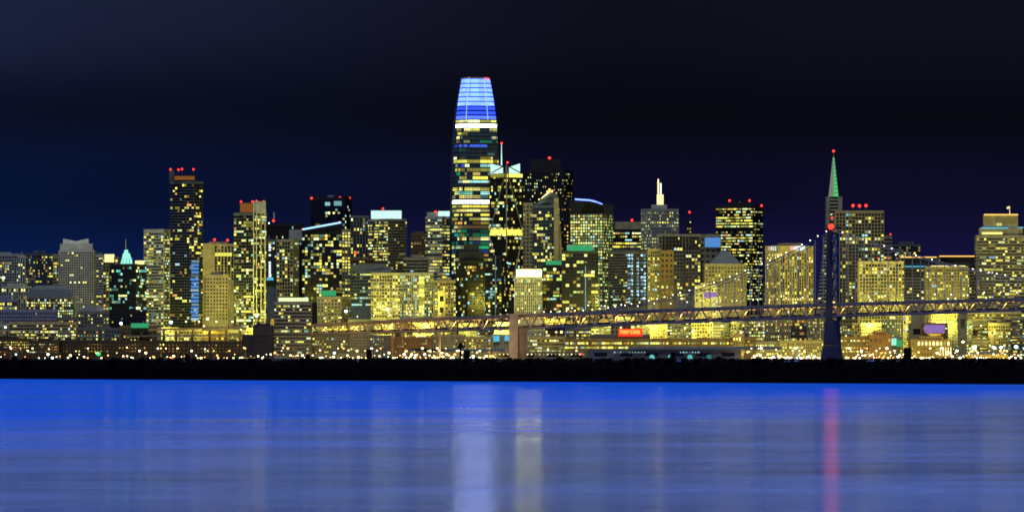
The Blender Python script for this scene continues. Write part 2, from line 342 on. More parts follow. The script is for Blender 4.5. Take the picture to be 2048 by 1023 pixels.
# ---- far left
B('pale grey grid office block at the far left edge of the skyline', -30, 38, 507, 8500, yb=625, wall='pale', fl=7, bay=6, lit=.10, pal='YWG')
B('narrow pale block squeezed between the far-left grid block and the dark corner block', 36, 50, 510, 8440, yb=630, wall='white', st='fin', lit=.12, pal='YW', depth=14)
B('dark bluish corner office block left of the warm narrow slab', 50, 104, 506, 8520, xc=72, yb=620, wall='bluegrey', fl=7, bay=5.5, lit=.16, pal='YYWO')
B('narrow warm-lit slab between dark corner block and pale crowned tower', 103, 117, 512, 8560, yb=600, wall='beige', fl=8, bay=5, lit=.35, pal='YO', depth=14)
r = B('pale gridded tower with stepped winged crown left of skyline', 117, 187, 500, 8350, yb=640, wall='white', gl='glasswarm', fl=6.2, bay=5.4, lit=.05, pal='YW', par_h=2.0, cap=False, depth=36)
add_box(r, 120, 185, 487, 501, 'white', 'crown_step', 14, -3.0)
root, org, k = r
m = MB(); a = [lpt(org, 126, 487, org.y+9), lpt(org, 151, 487, org.y+9), lpt(org, 177, 487, org.y+9)]; tz = [lpt(org, 0, y, org.y+9).z for y in (476.5, 482, 476.5)]
for i in (0, 1): m.hexa([a[i], a[i+1], a[i+1]+Vector((0, 9, 0)), a[i]+Vector((0, 9, 0)), Vector((a[i].x, a[i].y, tz[i])), Vector((a[i+1].x, a[i+1].y, tz[i+1])), Vector((a[i+1].x, a[i+1].y+9, tz[i+1])), Vector((a[i].x, a[i].y+9, tz[i]))])
m.build('winged_crown', MAT['white'], root)
B('slim pale slab with dark window bands behind the pale crowned tower', 186, 209, 509, 8480, yb=610, st='band', wall='white', fl=6.5, lit=.08, pal='YW', depth=15)
r = B('tan block topped by a glowing square lantern left of the teal-crowned tower', 206, 236, 513, 8420, yb=620, wall='beige', fl=8, bay=7, lit=.4, pal='YYWG', cap=False)
lantern(r, 209, 228, 508, 524, 'lantern_warm', n=4)
r = B('dark tower with teal windows under a glowing teal pyramid crown and mast', 217, 291, 527, 8200, xc=272, yb=625, st='glass', wall='darkwall', fl=8, bay=6.5, lit=.17, pal='CTTGW', run=3, full=.12, phi=math.radians(60), cap=False)
root, org, k = r
for (xa, xb, ya, yb_, t) in ((241, 265, 515, 527, 1.0), (244, 261, 506, 515, .7), (248, 256, 499, 506, .3)):
    p = lpt(org, xa, yb_, org.y+8); q = lpt(org, xb, ya, org.y+8); cxx = (p.x+q.x)/2; hw = (q.x-p.x)/2
    m = MB(); m.hexa([(cxx-hw, p.y, p.z), (cxx+hw, p.y, p.z), (cxx+hw, p.y+10, p.z), (cxx-hw, p.y+10, p.z), (cxx-hw*.75, p.y+1.5, q.z), (cxx+hw*.75, p.y+1.5, q.z), (cxx+hw*.75, p.y+8.5, q.z), (cxx-hw*.75, p.y+8.5, q.z)])
    m.build('crown_tier', MAT['lantern_teal'], root)
for xx in (240, 246, 253, 259, 265):
    p = lpt(org, xx, 527, org.y+7.5); m = MB(); m.box(p.x-.25, p.x+.25, p.y-.3, p.y+.3, p.z, p.z+7); m.build('crown_rib', MAT['darkwall'], root)
p = lpt(org, 251.5, 497, org.y+13); m = MB(); m.cyl((p.x, p.y), .45, .2, p.z, p.z+12.5, 8); m.build('mast', MAT['pale'], root)
lantern(r, 270, 288, 521, 528, 'lantern_warm', off=-3, n=5)
r = B('dark-domed building with rows of small lit windows at left', 53, 146, 592, 8050, yb=645, wall='grey', fl=7, bay=5.5, lit=.40, pal='WWGY', cap=False, name='domed_building', depth=40)
root, org, k = r
m = MB(); base = [lpt(org, x, 592, org.y+y) for x, y in ((52, 0), (147, 0), (147, 40), (52, 40))]; mid = [lpt(org, x, 579, org.y+y) for x, y in ((60, 4), (139, 4), (139, 36), (60, 36))]; top = [lpt(org, x, 570, org.y+y) for x, y in ((74, 10), (126, 10), (126, 30), (74, 30))]
for p in mid+top: pass
zz = [lpt(org, 0, y, org.y).z for y in (592, 578, 570)]
f3 = lambda P, z: [(p.x, p.y, z) for p in P]
m.hexa(f3(base, zz[0]+.05)+f3(mid, zz[1])); m.hexa(f3(mid, zz[1]+.004)+f3(top, zz[2])); m.build('dome_roof', MAT['roofdark'], root)
B('small pale block with narrow windows below the far-left grid block', 3, 56, 571, 8150, yb=620, st='fin', wall='pale', fl=9, bay=6, lit=.22, pal='WWC', depth=18)
B('little lit block at the left edge in front of the pale narrow-windowed block', -20, 34, 598, 8000, yb=620, wall='violetwall', fl=9, bay=6, lit=.45, pal='YYWC', depth=18)
B('long low violet-grey shed wall with two strips of small windows at left', -30, 113, 618, 7930, yb=645, st='punch', wall='violetwall', fl=8, bay=6, lit=.02, pal='W', name='warehouse', depth=20, cap=False)
B('low dim block right of the violet shed under the domed building', 112, 152, 634, 7935, yb=650, st='punch', wall='grey', fl=7, bay=6, lit=.2, pal='YW', name='warehouse', depth=18)
B('long yellow-lit low building with a bright row of windows at left', 18, 152, 643, 7850, yb=690, st='band', wall='beige', gl='glasswarm', fl=8, bay=5, lit=.35, pal='WGY', run=2, name='warehouse', depth=24, cap=False)
B('dim squat shed at the left edge under the street lamp', -30, 18, 648, 7840, yb=690, st='punch', wall='beige', fl=10, bay=9, lit=.15, pal='YG', name='warehouse', depth=24)
B('low dark waterfront building with a cluster of amber windows at left', -30, 58, 676, 7740, yb=706, st='punch', wall='darkwall', fl=6.5, bay=4.6, lit=.30, pal='YOYW', name='warehouse', depth=20)
B('low dark waterfront building with scattered white windows beside the amber-windowed one', 58, 118, 680, 7745, yb=706, st='punch', wall='darkwall', fl=6.5, bay=5, lit=.16, pal='WGC', name='warehouse', depth=20)
B('small block with paired white windows at the end of the yellow-lit low building', 116, 140, 663, 7800, yb=704, wall='grey', fl=7, bay=6, lit=.55, pal='WG', name='small_block', depth=16)
r = B('grey shed with a dark hipped roof right of the domed building', 156, 218, 622, 7980, yb=655, st='punch', wall='grey', fl=9, bay=8, lit=.18, pal='WY', cap=False, name='warehouse', depth=24)
root, org, k = r; z0 = lpt(org, 0, 622, org.y).z; zt = lpt(org, 0, 610, org.y).z; a = lpt(org, 156, 0, org.y).x; b = lpt(org, 196, 0, org.y).x
m = MB(); m.hexa([(a, 0, z0), (b, 0, z0), (b, 24, z0), (a, 24, z0), (a+9, 9, zt), (b-9, 9, zt), (b-9, 15, zt), (a+9, 15, zt)]); m.build('hipped_roof', MAT['roofdark'], root)
B('plain dark box building right of the hipped-roof shed', 216, 290, 622, 7990, yb=660, st='punch', wall='darkwall', fl=9, bay=8, lit=.14, pal='WCY', name='warehouse', depth=24)
r = B('low dim shop with a glowing green awning', 240, 312, 650, 7880, yb=690, st='punch', wall='brown', fl=9, bay=8, lit=.25, pal='YWO', name='shop', depth=18, cap=False)
lantern(r, 262, 297, 646, 655, 'lantern_green', off=2.5, n=6, dd=2.4, name='awning')
B('low murky shed row with a teal-lit patch left of the green-awning shop', 148, 240, 655, 7890, yb=695, st='punch', wall='grey', fl=9, bay=8, lit=.22, pal='YTWO', name='warehouse', depth=18)
B('long dark low shed just above the waterfront lamps at left', 118, 330, 680, 7770, yb=705, st='punch', wall='darkwall', fl=8, bay=8, lit=.10, pal='WYO', name='warehouse', depth=16, cap=False)
B('long dark low wall building under the viaduct', 328, 486, 681, 7775, yb=706, st='punch', wall='darkwall', fl=8, bay=9, lit=.06, pal='WY', name='warehouse', depth=16, cap=False)

# ---- left towers
r = B('pale-finned apartment tower with flat white cap beside tall dark tower', 287, 341, 458, 8300, xc=327, yb=655, st='band', wall='pale', fl=7.6, bay=7, lit=.34, litL=.30, pal='YYWGY', run=2, name='apartment_tower', phi=math.radians(68), cap=False, par_h=4)
for xx in (287, 326, 339): add_box(r, xx, xx+2.2, 458, 655, 'pale', 'fin', 2.0, 2.0 if xx > 300 else -40)
beacons(r, [(296, 482)], 2.0, off=1, mat='window_P', name='violet_lamp', mast=False)
r = B('tallest dark apartment tower at left with orange band and red roof beacons', 339, 404, 362, 8100, xc=388, yb=655, st='slabs', wall='slab', fl=7.2, bay=7, lit=.17, litL=.10, pal='YYYWO', run=2, name='apartment_tower', phi=math.radians(58), cap=False)
add_box(r, 338.5, 348, 340, 364, 'slab', 'roof_fin', 12, -28); add_box(r, 347, 392, 350, 363, 'darkwall', 'penthouse', 20, -9)
add_box(r, 349, 389, 352, 359.5, 'orange_glow', 'orange_band', 1.0, -8)
beacons(r, [(341, 338.5), (357, 339.5), (364, 338), (387, 338.5)], 1.7, off=-12)
for i in range(17):
    y = 520 + i*7.2; add_box(r, 383 - (i % 3), 397.5, y, y+4.6, 'lantern_blue' if i % 4 else 'window_L', 'blue_window', .5, 2.4 if True else 0)
r = B('beige setback building with two red roof lights between the dark towers', 402, 468, 487, 8250, yb=560, st='fin', wall='beige', fl=8, bay=8, lit=.10, pal='Y', full=.08, cap=True)
lantern(r, 430, 464, 505, 512, 'window_Y', n=6, off=1.0, dd=1, name='lit_gallery'); add_box(r, 402, 427, 486, 560, 'beige', 'stair_tower', 12, 1.4)
beacons(r, [(429, 479), (455, 480)], 2.0)
B('beige block with small dark windows in front of the setback building', 407, 456, 549, 8120, yb=640, st='punch', wall='beige', fl=9, bay=8, lit=.03, pal='Y', depth=26)
r = B('dark tower with pale column on its right side and orange penthouse glow', 467, 531, 425, 8180, xc=507, yb=655, st='slabs', wall='slab', fl=7.4, bay=7, lit=.34, litL=.26, pal='YYWG', run=3, name='apartment_tower', phi=math.radians(60), cap=False)
add_box(r, 507, 531, 402, 426, 'pale', 'penthouse_column', 16, -3)
for xx in (506, 512, 521, 529): add_box(r, xx, xx+2, 404, 655, 'pale', 'fin', 1.4, 2.2 if xx < 510 else -1)
add_box(r, 480, 506, 405, 426, 'brown', 'penthouse', 14, -9); add_box(r, 481, 505, 407, 424, 'orange_glow', 'orange_band', .6, -8)
beacons(r, [(482, 403), (505, 403), (513, 402), (528, 403)], 1.7, off=-10)
r = B('dark louvred block with a lit mast behind the vertical sign building', 532, 607, 447, 8560, yb=560, st='fin', wall='darkwall', fl=8, bay=5, lit=.03, pal='CB', cap=False)
beacons(r, [(547, 441)], 2.2); beacons(r, [(538, 446)], 1.1, mat='lamp_cool', name='roof_lamp'); add_box(r, 546.5, 549.5, 424, 436, 'pale', 'mast', 1.5, -6)
add_box(r, 578, 606, 459, 481, 'pale', 'roof_tank', 10, 20)
r = B('narrow dark glass block with a vertical lit sign and blue panel', 532, 554, 478, 8400, yb=570, st='glass', wall='bluegrey', gl='glass', fl=7, bay=6, lit=.04, pal='CW', cap=False)
for i, y in enumerate(range(488, 556, 5)):
    if i in (3, 5, 6): continue
    add_box(r, 537.5, 537.5+random.choice([3, 4, 5]), y, y+3.6, 'sign_white', 'sign_letter', .4, 1.0)
lantern(r, 533, 547, 555, 560, 'neon_cyan', n=3, off=1.4, dd=.6, name='blue_panel')
B('beige gridded block with deep square windows right of the vertical sign', 553, 596, 478, 8350, xc=586, yb=600, st='frame', wall='concrete', fl=9, bay=7.5, lit=.20, pal='YYG', phi=math.radians(65), cap=False)
r = B('dark tall tower with red corner beacons behind the slanted blue roofline', 620, 703, 394, 8800, xc=690, yb=470, st='glass', wall='darkwall', fl=7.5, bay=7, lit=.06, pal='YCW', phi=math.radians(66), cap=False)
add_box(r, 655, 668, 390, 396, 'steel', 'crown_grille', 8, -12)
lantern(r, 650, 660, 404, 411, 'window_C', n=2, off=-6, dd=1, name='lit_louvre'); lantern(r, 668, 683, 402, 411, 'window_C', n=4, off=1, dd=1, name='lit_louvre')
beacons(r, [(623, 396), (680, 395), (699, 396)], 2.0, off=-14)
# slanted roof tower
r = B('dark tower with yellow windows under a slanting blue-white neon roofline', 604, 684, 460, 8480, yb=605, st='glass', wall='darkwall', gl='glass', fl=8, bay=7, lit=.26, pal='YYYYYWWGGCC', run=2, full=.0, cap=False, par_h=5)
root, org, k = r; zA = lpt(org, 0, 459, org.y).z; xa = lpt(org, 604, 0, org.y).x; xb = lpt(org, 684, 0, org.y).x; zB = lpt(org, 0, 445, org.y).z; zz0 = lpt(org, 0, 460, org.y).z
m = MB(); m.hexa([(xa, .3, zz0), (xb, .3, zz0), (xb, 26, zz0), (xa, 26, zz0), (xa, .3, zA+.2), (xb, .3, zB), (xb, 26, zB), (xa, 26, zA+.2)]); m.build('sloped_roof', MAT['darkwall'], root)
neon(r, 605, 458.5, 682, 444.5, 'neon_blue', 1.9, .4); beacons(r, [(605, 458), (679, 444)], 1.4, off=-2, mast=False)
B('slim stack of bright yellow windows on the right flank of slanted tower', 684, 701, 458, 8420, yb=600, st='grid', wall='grey', fl=8, bay=6.5, lit=.62, pal='YYW', depth=14, cap=False)
B('grey slab with dark vertical stripes left of the lantern-topped tower', 701, 737, 431, 8700, yb=540, st='fin', wall='grey', fl=8, bay=8, lit=.16, pal='YYW', full=.1, cap=False)
r = B('grey office tower with a wide glowing teal-white rooftop box', 735, 813, 437, 8620, xc=776, yb=550, st='band', wall='concrete', gl='glasswarm', fl=7.2, bay=5, lit=.06, litL=.34, pal='YYW', run=3, cap=False, phi=math.radians(40))
lantern(r, 742, 803, 421, 437, 'lantern_cool', off=-12, n=1, dd=16); beacons(r, [(766, 417)], 1.8, off=-16)
r = B('low brown setback with one red lamp behind the curved glass building', 700, 748, 515, 8540, yb=545, wall='brown', fl=8, bay=8, lit=.12, pal='Y', cap=False); beacons(r, [(711, 506)], 2.2)
# curved roof glass
r = B('blue glass building with a gently curved roof and white-lit floors', 702, 790, 540, 8300, xc=775, yb=612, st='band', wall='bluegrey', gl='glassblue', fl=8.5, bay=8, lit=.22, pal='CGYW', run=4, full=.14, cap=False, phi=math.radians(66))
root, org, k = r; m = MB(); pts = [(702, 529), (735, 527), (762, 528), (778, 532), (789, 541)]
for (x0, y0), (x1, y1) in zip(pts, pts[1:]):
    a = lpt(org, x0, y0, org.y+16); b = lpt(org, x1, y1, org.y+16); zb_ = lpt(org, 0, 541, org.y+16).z
    m.hexa([(a.x, a.y, zb_), (b.x, b.y, zb_), (b.x, b.y+18, zb_), (a.x, a.y+18, zb_), a, b, b+Vector((0, 18, 0)), a+Vector((0, 18, 0))])
m.build('curved_roof', MAT['bluegrey'], root)
r = B('grey blank-walled block with a few yellow windows and green roof edge', 634, 700, 592, 8120, xc=682, yb=645, st='punch', wall='concrete', fl=9, bay=9, lit=.24, pal='YYO', phi=math.radians(66), cap=False)
lantern(r, 642, 672, 581, 591, 'lantern_green', off=-16, n=5, dd=4)
r = B('banded grey midrise with a pale green lit roof edge near the bridge end', 548, 622, 603, 7960, yb=708, st='band', wall='concrete', fl=9, bay=6, lit=.24, pal='YYWG', run=3, full=.1, cap=False, depth=30)
lantern(r, 557, 617, 595, 602, 'lantern_lime', off=-2, n=10, dd=3); 
B('yellow-windowed pale block left of the bright column block', 742, 801, 545, 8180, yb=635, st='grid', wall='concrete', fl=8.2, bay=7, lit=.40, pal='YYYW', run=2)
r = B('pale blue-framed block with a bright yellow column of windows', 800, 866, 545, 8100, xc=838, yb=632, st='frame', wall='pale', gl='glassblue', fl=8, bay=6.5, lit=.26, litL=.42, pal='YYWG', phi=math.radians(45), cap=False)
for i in range(10): add_box(r, 838.5, 848, 553+i*8.2, 559+i*8.2, 'window_Y', 'stair_window', .5, 1.6)
B('short dark tower with amber windows left of the pale stepped tower', 821, 854, 466, 8760, yb=540, st='punch', wall='brown', fl=8, bay=7, lit=.22, pal='OOY')
B('grey blank parapet block below the amber-windowed tower', 806, 856, 514, 8450, yb=545, st='band', wall='concrete', fl=9, bay=9, lit=.04, pal='Y')
r = B('stepped pale tower with a white roof panel beside the tallest tower', 851, 901, 432, 8660, xc=884, yb=620, st='band', wall='pale', fl=8, bay=7, lit=.34, litL=.40, pal='WGYY', run=3, full=.16, phi=math.radians(62), cap=False)
lantern(r, 876, 899.5, 422, 432, 'lantern_cool', off=-8, n=2, dd=8); beacons(r, [(871, 423)], 1.8, off=-8); add_box(r, 854, 876, 424, 434, 'pale', 'penthouse', 12, -14)
B('tan mid-rise full of yellow windows under the stepped pale tower', 864, 912, 560, 8240, yb=632, st='grid', wall='beige', fl=8, bay=7, lit=.42, pal='YYYW')
B('plain windowless beige shaft in front of yellow windows', 876, 891, 580, 8150, yb=700, st='punch', wall='beige', fl=30, bay=20, lit=.0, pal='Y', depth=10, cap=False)

# ---- dark stepped pair in front of the tallest tower
r = B('black stepped apartment tower with scattered lights before the tallest tower', 911, 970, 520, 8150, xc=935, yb=632, st='glass', wall='darkwall', fl=7.5, bay=6.5, lit=.10, pal='YWYCO', run=1, name='apartment_tower', cap=False)
add_box(r, 918, 968, 503, 521, 'darkwall', 'roof_step', 22, -14); add_box(r, 927, 958, 487, 504, 'darkwall', 'roof_step', 14, -17)
r = B('black apartment tower with a thin vertical light line beside the stepped one', 967, 1016, 511, 8260, xc=1003, yb=632, st='glass', wall='darkwall', fl=7.5, bay=6.5, lit=.11, pal='YWYCL', run=2, name='apartment_tower', phi=math.radians(62), cap=False)
neon(r, 991, 512, 991, 640, 'window_C', .55, .6)

# ---- Tall tapered tower (rounded square plan)
def tapered_tower():
    D = 8500; k = K(D); CX = 949.5; org = at(CX, HZ, D); org.z = 2
    root = thing('tapered_tower', 'tallest tapered glass tower with a luminous blue crown', 'skyscraper', org)
    prof = [(715, 52), (560, 51.6), (470, 51), (400, 50), (350, 48.6), (300, 46.5), (260, 44), (237, 42.2), (210, 38.8), (185, 34.8), (165, 31.2), (152, 28.6)]
    def hw(y):
        for (ya, a), (yb, b) in zip(prof, prof[1:]):
            if ya >= y >= yb: return (a + (b-a)*(ya-y)/(ya-yb))*k
        return (prof[-1][1] if y < 160 else prof[0][1])*k
    ROT = math.radians(14); n = 48
    def ring(y, off=0.0):
        R = hw(y)*1.0; P = []
        for i in range(n):
            t = 2*math.pi*i/n; c, s = math.cos(t), math.sin(t); e = .52
            px = math.copysign(abs(c)**e, c); py = math.copysign(abs(s)**e, s)
            rr = R*.90+off; P.append((rr*(px*math.cos(ROT)-py*math.sin(ROT)), rr*(px*math.sin(ROT)+py*math.cos(ROT))))
        mxx = max(p[0] for p in P); sc_ = (R+off)/mxx
        return [(p[0]*sc_, p[1]*sc_+60) for p in P]
    Z = lambda y: (HZ-y)*k+CAMZ-2
    ys = [p[0] for p in prof]; ys[0] = 709
    core = MB()
    ylist = [709, 640, 560, 520, 470, 430, 400, 370, 350, 320, 300, 280, 260, 237, 222, 210, 197, 185, 174, 165, 158, 153]
    rings = [ring(y) for y in ylist]
    for (ya, A), (yb, Bq) in zip(zip(ylist, rings), zip(ylist[1:], rings[1:])): 
        i0 = len(core.v); core.v += [(p[0], p[1], Z(ya)) for p in A]+[(p[0], p[1], Z(yb)) for p in Bq]
        core.f += [(i0+i, i0+(i+1) % n, i0+n+(i+1) % n, i0+n+i) for i in range(n)]
    core.f.append(tuple(range(len(core.v)-n, len(core.v))))
    core.build('glass_shell', MAT['glassblue'], root)
    def band(m, ya, yb, off, i0=0, i1=None):   # strip of the shell between rows ya (low) and yb (high)
        A, Bq = ring(ya, off), ring(yb, off); A2, B2 = ring(ya, off-.3), ring(yb, off-.3); i1 = i1 if i1 is not None else n
        for i in range(i0, i1):
            a, b = i % n, (i+1) % n
            m.hexa([(A[a][0], A[a][1], Z(ya)), (A[b][0], A[b][1], Z(ya)), (A2[b][0], A2[b][1], Z(ya)), (A2[a][0], A2[a][1], Z(ya)), (Bq[a][0], Bq[a][1], Z(yb)), (Bq[b][0], Bq[b][1], Z(yb)), (B2[b][0], B2[b][1], Z(yb)), (B2[a][0], B2[a][1], Z(yb))])
    # which ring indices face the camera (normal towards -Y), left to right
    R0 = ring(400); vis = sorted([i for i in range(n) if (R0[i][1]+R0[(i+1) % n][1])/2 < 60-6], key=lambda i: (R0[i][0]+R0[(i+1) % n][0]))
    order = vis; nv = len(order)
    fr = MB(); y = 700.0
    while y > 240: band(fr, y, y-1.5, .35); y -= 8.3
    for i in range(n):
        if i % 1 == 0:
            for ya, yb in zip(ylist[1:14], ylist[2:14]):
                a, b = ring(ya, .1)[i], ring(yb, .1)[i]; fr.bar((a[0], a[1], Z(ya)), (b[0], b[1], Z(yb)), .45)
    fo = fr.build('sunshade_frame', MAT['towerframe'], root); fo['kind'] = 'stuff'
    for ri, (ya, yb, mt) in enumerate([(163, 154.5, 'crown_blue'), (172, 164.2, 'crown_blue'), (181, 173.2, 'crown_blue'), (190, 182.2, 'crown_blue'), (199.5, 191.2, 'crown_blue'), (208.8, 200.6, 'crown_blue'), (217.5, 210.6, 'crown_deep'), (226.5, 219.6, 'crown_deep'), (235.8, 228.6, 'crown_lilac')]):
        for q in range(0, n, 2):
            if not any((q+t) % n in order for t in range(2)): continue
            m = MB(); band(m, ya, yb+.9, .35, q, q+2); m.build('crown_panel', MAT[mt], root)
    for xo in (-.42, .62):     # two bright vertical ribs in the crown
        m = MB(); last = None
        for y in (154, 165, 175, 185, 197, 210, 222, 238):
            P = ring(y, .7); tgt = xo*hw(y)*1.0
            fr_ = min((p for p in P if p[1] < 60), key=lambda p: abs(p[0]-tgt)); 
            pt = Vector((tgt, min(p[1] for p in P if abs(p[0]-tgt) < hw(y)*.25 and p[1] < 60)-.5, Z(y)))
            if last is not None: m.bar(last, pt, .7)
            last = pt
        m.build('crown_rib', MAT['crown_strip'], root)
    m = MB(); band(m, 155, 152, .5); m.build('crown_rim', MAT['steel'], root)
    for x, y in ((938, 153), (971, 153.5), (976, 154.5)):
        b = MB(); b.ball(((x-CX)*k, 60-hw(155)*.85, Z(y)), 1.1, 8, 6); b.build('beacon_lamp', MAT['red_beacon'], root)
    rnd = random.Random(5)
    spec = {}
    def S(yc, pal, p, a=0.0, b=1.0): spec[yc] = (pal, p, a, b)
    for v in ((241, 'WY', .95), (249.5, 'W', 1.0), (257.8, 'YW', .55), (266, 'Y', .6, .05, .35), (274, 'CWB', .2), (282, 'WDE', .25), (290.5, 'BBB', .5, .02, .6), (299, 'CTE', .35, .1, .5), (307, 'WC', .12), (315, 'CDW', .3),
              (321, 'Y', 1.0), (329.5, 'BLCG', .55, .05, .9), (338, 'DEY', .35), (346, 'WEC', .3), (354, 'DY', .4), (361, 'WC', .9, .2, 1.0), (369, 'DY', .3, .5, 1), (376.5, 'YW', .75), (384.5, 'CTY', .55), (392, 'YCW', .6), (402, 'W', 1.0), (410.5, 'Y', .9), (419, 'YW', .9),
              (427.5, 'CYY', .55), (436, 'YW', .6), (444, 'YDO', .6), (452, 'OWY', .9), (460, 'EEG', .55), (468, 'EEYB', .5), (476, 'W', .8, .2, 1.0), (484.5, 'EEB', .5), (493, 'EWG', .5), (501, 'BEY', .5), (510, 'YO', .5)): S(*v)
    for q in range(13): S(518+q*8.3, 'YWGC', .35)
    for yc, (pal, p, a, b) in spec.items():
        j = 0
        while j < nv:
            f = (j+.5)/nv
            if a <= f <= b and rnd.random() < p:
                rl = min(rnd.choice([1, 2, 3]) if p < .9 else 3, nv-j); key = rnd.choice(pal)
                m = MB()
                for t in range(rl): band(m, yc+2.9, yc-2.9, .22, order[j+t], order[j+t]+1)
                m.build('window', MAT['floor_white' if (p >= 1 and key == 'W') else 'window_'+key], root); j += rl
            else: j += 1
tapered_tower()

# ---- braced tower right of it
r = B('dark braced tower with white lantern top, diagonal columns and thin spire', 979, 1046, 356, 8330, xc=1012, yb=600, st='glass', wall='darkwall', gl='glass', fl=8, bay=6, lit=.16, pal='YYWC', run=2, full=.06, name='braced_tower', cat='skyscraper', cap=False, phi=math.radians(45), par_h=1)
root, org, k = r; Dm = org.y
m = MB()
for (xa, ya, xb, yb_, off) in ((1012, 340, 979, 466, 1.2), (1013, 330, 1013, 600, 1.6), (1014, 340, 1046, 466, 1.2), (979, 470, 999, 560, 1.2), (1046, 470, 1026, 560, 1.2)):
    dy = lambda x: abs(x-1012.5)*k*1.0 - off
    p, q = lpt(org, xa, ya, Dm), lpt(org, xb, yb_, Dm); p.y = dy(xa); q.y = dy(xb)
    b = MB(); b.bar(p, q, 1.4); b.build('diagonal_column', MAT['grey'], root)
def twoface(r, x0, xc, x1, y0, y1, mat, name, off=.9):
    root, org, k = r; D = org.y
    for xa, xb in ((x0, xc), (xc, x1)):
        a, b = lpt(org, xa, y1, D), lpt(org, xb, y1, D); zt = lpt(org, 0, y0, D).z; a.y = abs(xa-xc)*k-off; b.y = abs(xb-xc)*k-off
        m = MB(); m.hexa([a, b, b+Vector((0, .5, 0)), a+Vector((0, .5, 0)), (a.x, a.y, zt), (b.x, b.y, zt), (b.x, b.y+.5, zt), (a.x, a.y+.5, zt)]); m.build(name, MAT[mat], root)
twoface(r, 981, 1012, 1045, 347, 354, 'window_Y', 'lit_gallery'); twoface(r, 979, 1012, 1046, 458, 470, 'window_Y', 'lit_gallery')
m = MB(); z0 = lpt(org, 0, 356, Dm).z
pk = lambda x, y, dy: Vector((lpt(org, x, 0, Dm).x, dy, lpt(org, 0, y, Dm).z))
for (xa, xb, ya) in ((981, 1006, 326), (1018, 1040, 326)):
    y_a, y_b = abs(xa-1012)*k+1, abs(xb-1012)*k+1
    b = MB(); tz = (326, 334) if xa < 1000 else (334, 326)
    b.hexa([pk(xa, 346, y_a), pk(xb, 346, y_b), pk(xb, 346, y_b+1), pk(xa, 346, y_a+1), pk(xa, tz[0], y_a), pk(xb, tz[1], y_b), pk(xb, tz[1], y_b+1), pk(xa, tz[0], y_a+1)]); b.build('crown_screen', MAT['lantern_cool'], root)
for (xa, ya, xb, yb_) in ((984, 344, 1010, 331), (1014, 331, 1042, 345), (1009, 330, 1015, 330)):
    b = MB(); b.bar(pk(xa, ya, abs(xa-1012)*k-.6), pk(xb, yb_, abs(xb-1012)*k-.6), 1.3); b.build('crown_brace', MAT['darkwall'], root)
b = MB(); p = pk(1003, 330, 14); b.cyl((p.x, p.y), .9, .3, p.z, pk(0, 286, 0).z, 8); b.build('spire', MAT['lantern_cool'], root)
beacons(r, [(1003, 286), (1015, 325)], 1.7, off=-8, mast=False)
for i in range(6):
    xa = 981+i*10.8; b = MB(); b.bar(pk(xa, 470, abs(xa-1012)*k-1.6), pk(xa+5.4, 458, abs(xa+5.4-1012)*k-1.6), .6); b.bar(pk(xa+5.4, 458, abs(xa+5.4-1012)*k-1.6), pk(xa+10.8, 470, abs(xa+10.8-1012)*k-1.6), .6); b.build('gallery_brace', MAT['darkwall'], root)

# ---- centre right
r = B('black monolithic tower with sparse windows and one red roof beacon', 1046, 1146, 340, 8900, xc=1128, yb=420, st='punch', wall='darkwall', fl=8, bay=6, lit=.18, litL=.16, pal='YYWG', run=2, phi=math.radians(68), cap=False, cat='skyscraper')
add_box(r, 1062, 1122, 318, 342, 'darkwall', 'penthouse', 30, -18); beacons(r, [(1099, 316)], 2.4, off=-20)
lantern(r, 1047, 1078, 342, 348, 'window_C', n=9, off=-34, dd=1, name='lit_louvre')
B('tall plain beige slab pierced by small dark windows near braced tower', 1045, 1066, 405, 8560, yb=560, st='punch', wall='beige', fl=10, bay=8, lit=.10, pal='YO', depth=16, cap=False)
r = B('blue-grey glass tower with an angled pointed crown and orange lamps', 1065, 1119, 410, 8450, xc=1108, yb=600, st='glass', wall='bluegrey', gl='glassblue', fl=8, bay=6, lit=.20, pal='YYW', run=2, phi=math.radians(68), cap=False)
root, org, k = r; Dm = org.y
m = MB(); P = lambda x, y, d: Vector((lpt(org, x, 0, Dm).x, d, lpt(org, 0, y, Dm).z))
m.hexa([P(1068, 410, 17), P(1118, 410, 6), P(1118, 410, 24), P(1068, 410, 26), P(1083, 398, 15), P(1117, 394, 6), P(1117, 394, 22), P(1083, 398, 24)]); m.hexa([P(1083, 398, 14), P(1117, 394, 5.8), P(1117, 394, 22), P(1083, 398, 24), P(1100, 384, 10), P(1112, 386, 7), P(1112, 386, 20), P(1100, 384, 20)]); m.build('angled_crown', MAT['bluegrey'], root)
b = MB(); b.bar(P(1083, 396, 12), P(1100, 382, 8), 1.2, 2.4); b.build('lit_crown_edge', MAT['lantern_warm'], root)
beacons(r, [(1099, 379), (1104, 382), (1095, 383)], 1.7, off=-8, mast=False, mat='lamp_orange', name='roof_lamp')
add_box(r, 1108, 1117, 396, 520, 'beige', 'fin', 1.5, 1.2)
m = MB(); m.hexa([P(1117, 700, 5), P(1138, 700, 5), P(1138, 700, 14), P(1117, 700, 14), P(1117, 430, 5), P(1119, 430, 5), P(1119, 430, 14), P(1117, 430, 14)]); m.build('sloped_buttress', MAT['beige'], root)
B('black narrow block between the angled-crown tower and the green-lit block', 1117, 1143, 398, 8640, yb=500, st='punch', wall='darkwall', fl=8, bay=7, lit=.16, pal='YO', depth=20, cap=False)
r = B('broad block of glowing green-yellow windows under a dark curved roof', 1141, 1227, 427, 8520, xc=1205, yb=650, st='grid', wall='grey', gl='glassteal', fl=7.6, bay=6.8, lit=.34, litL=.95, pal='NYGWN', run=2, full=.16, phi=math.radians(66), cap=False, par_h=1)
root, org, k = r; Dm = org.y
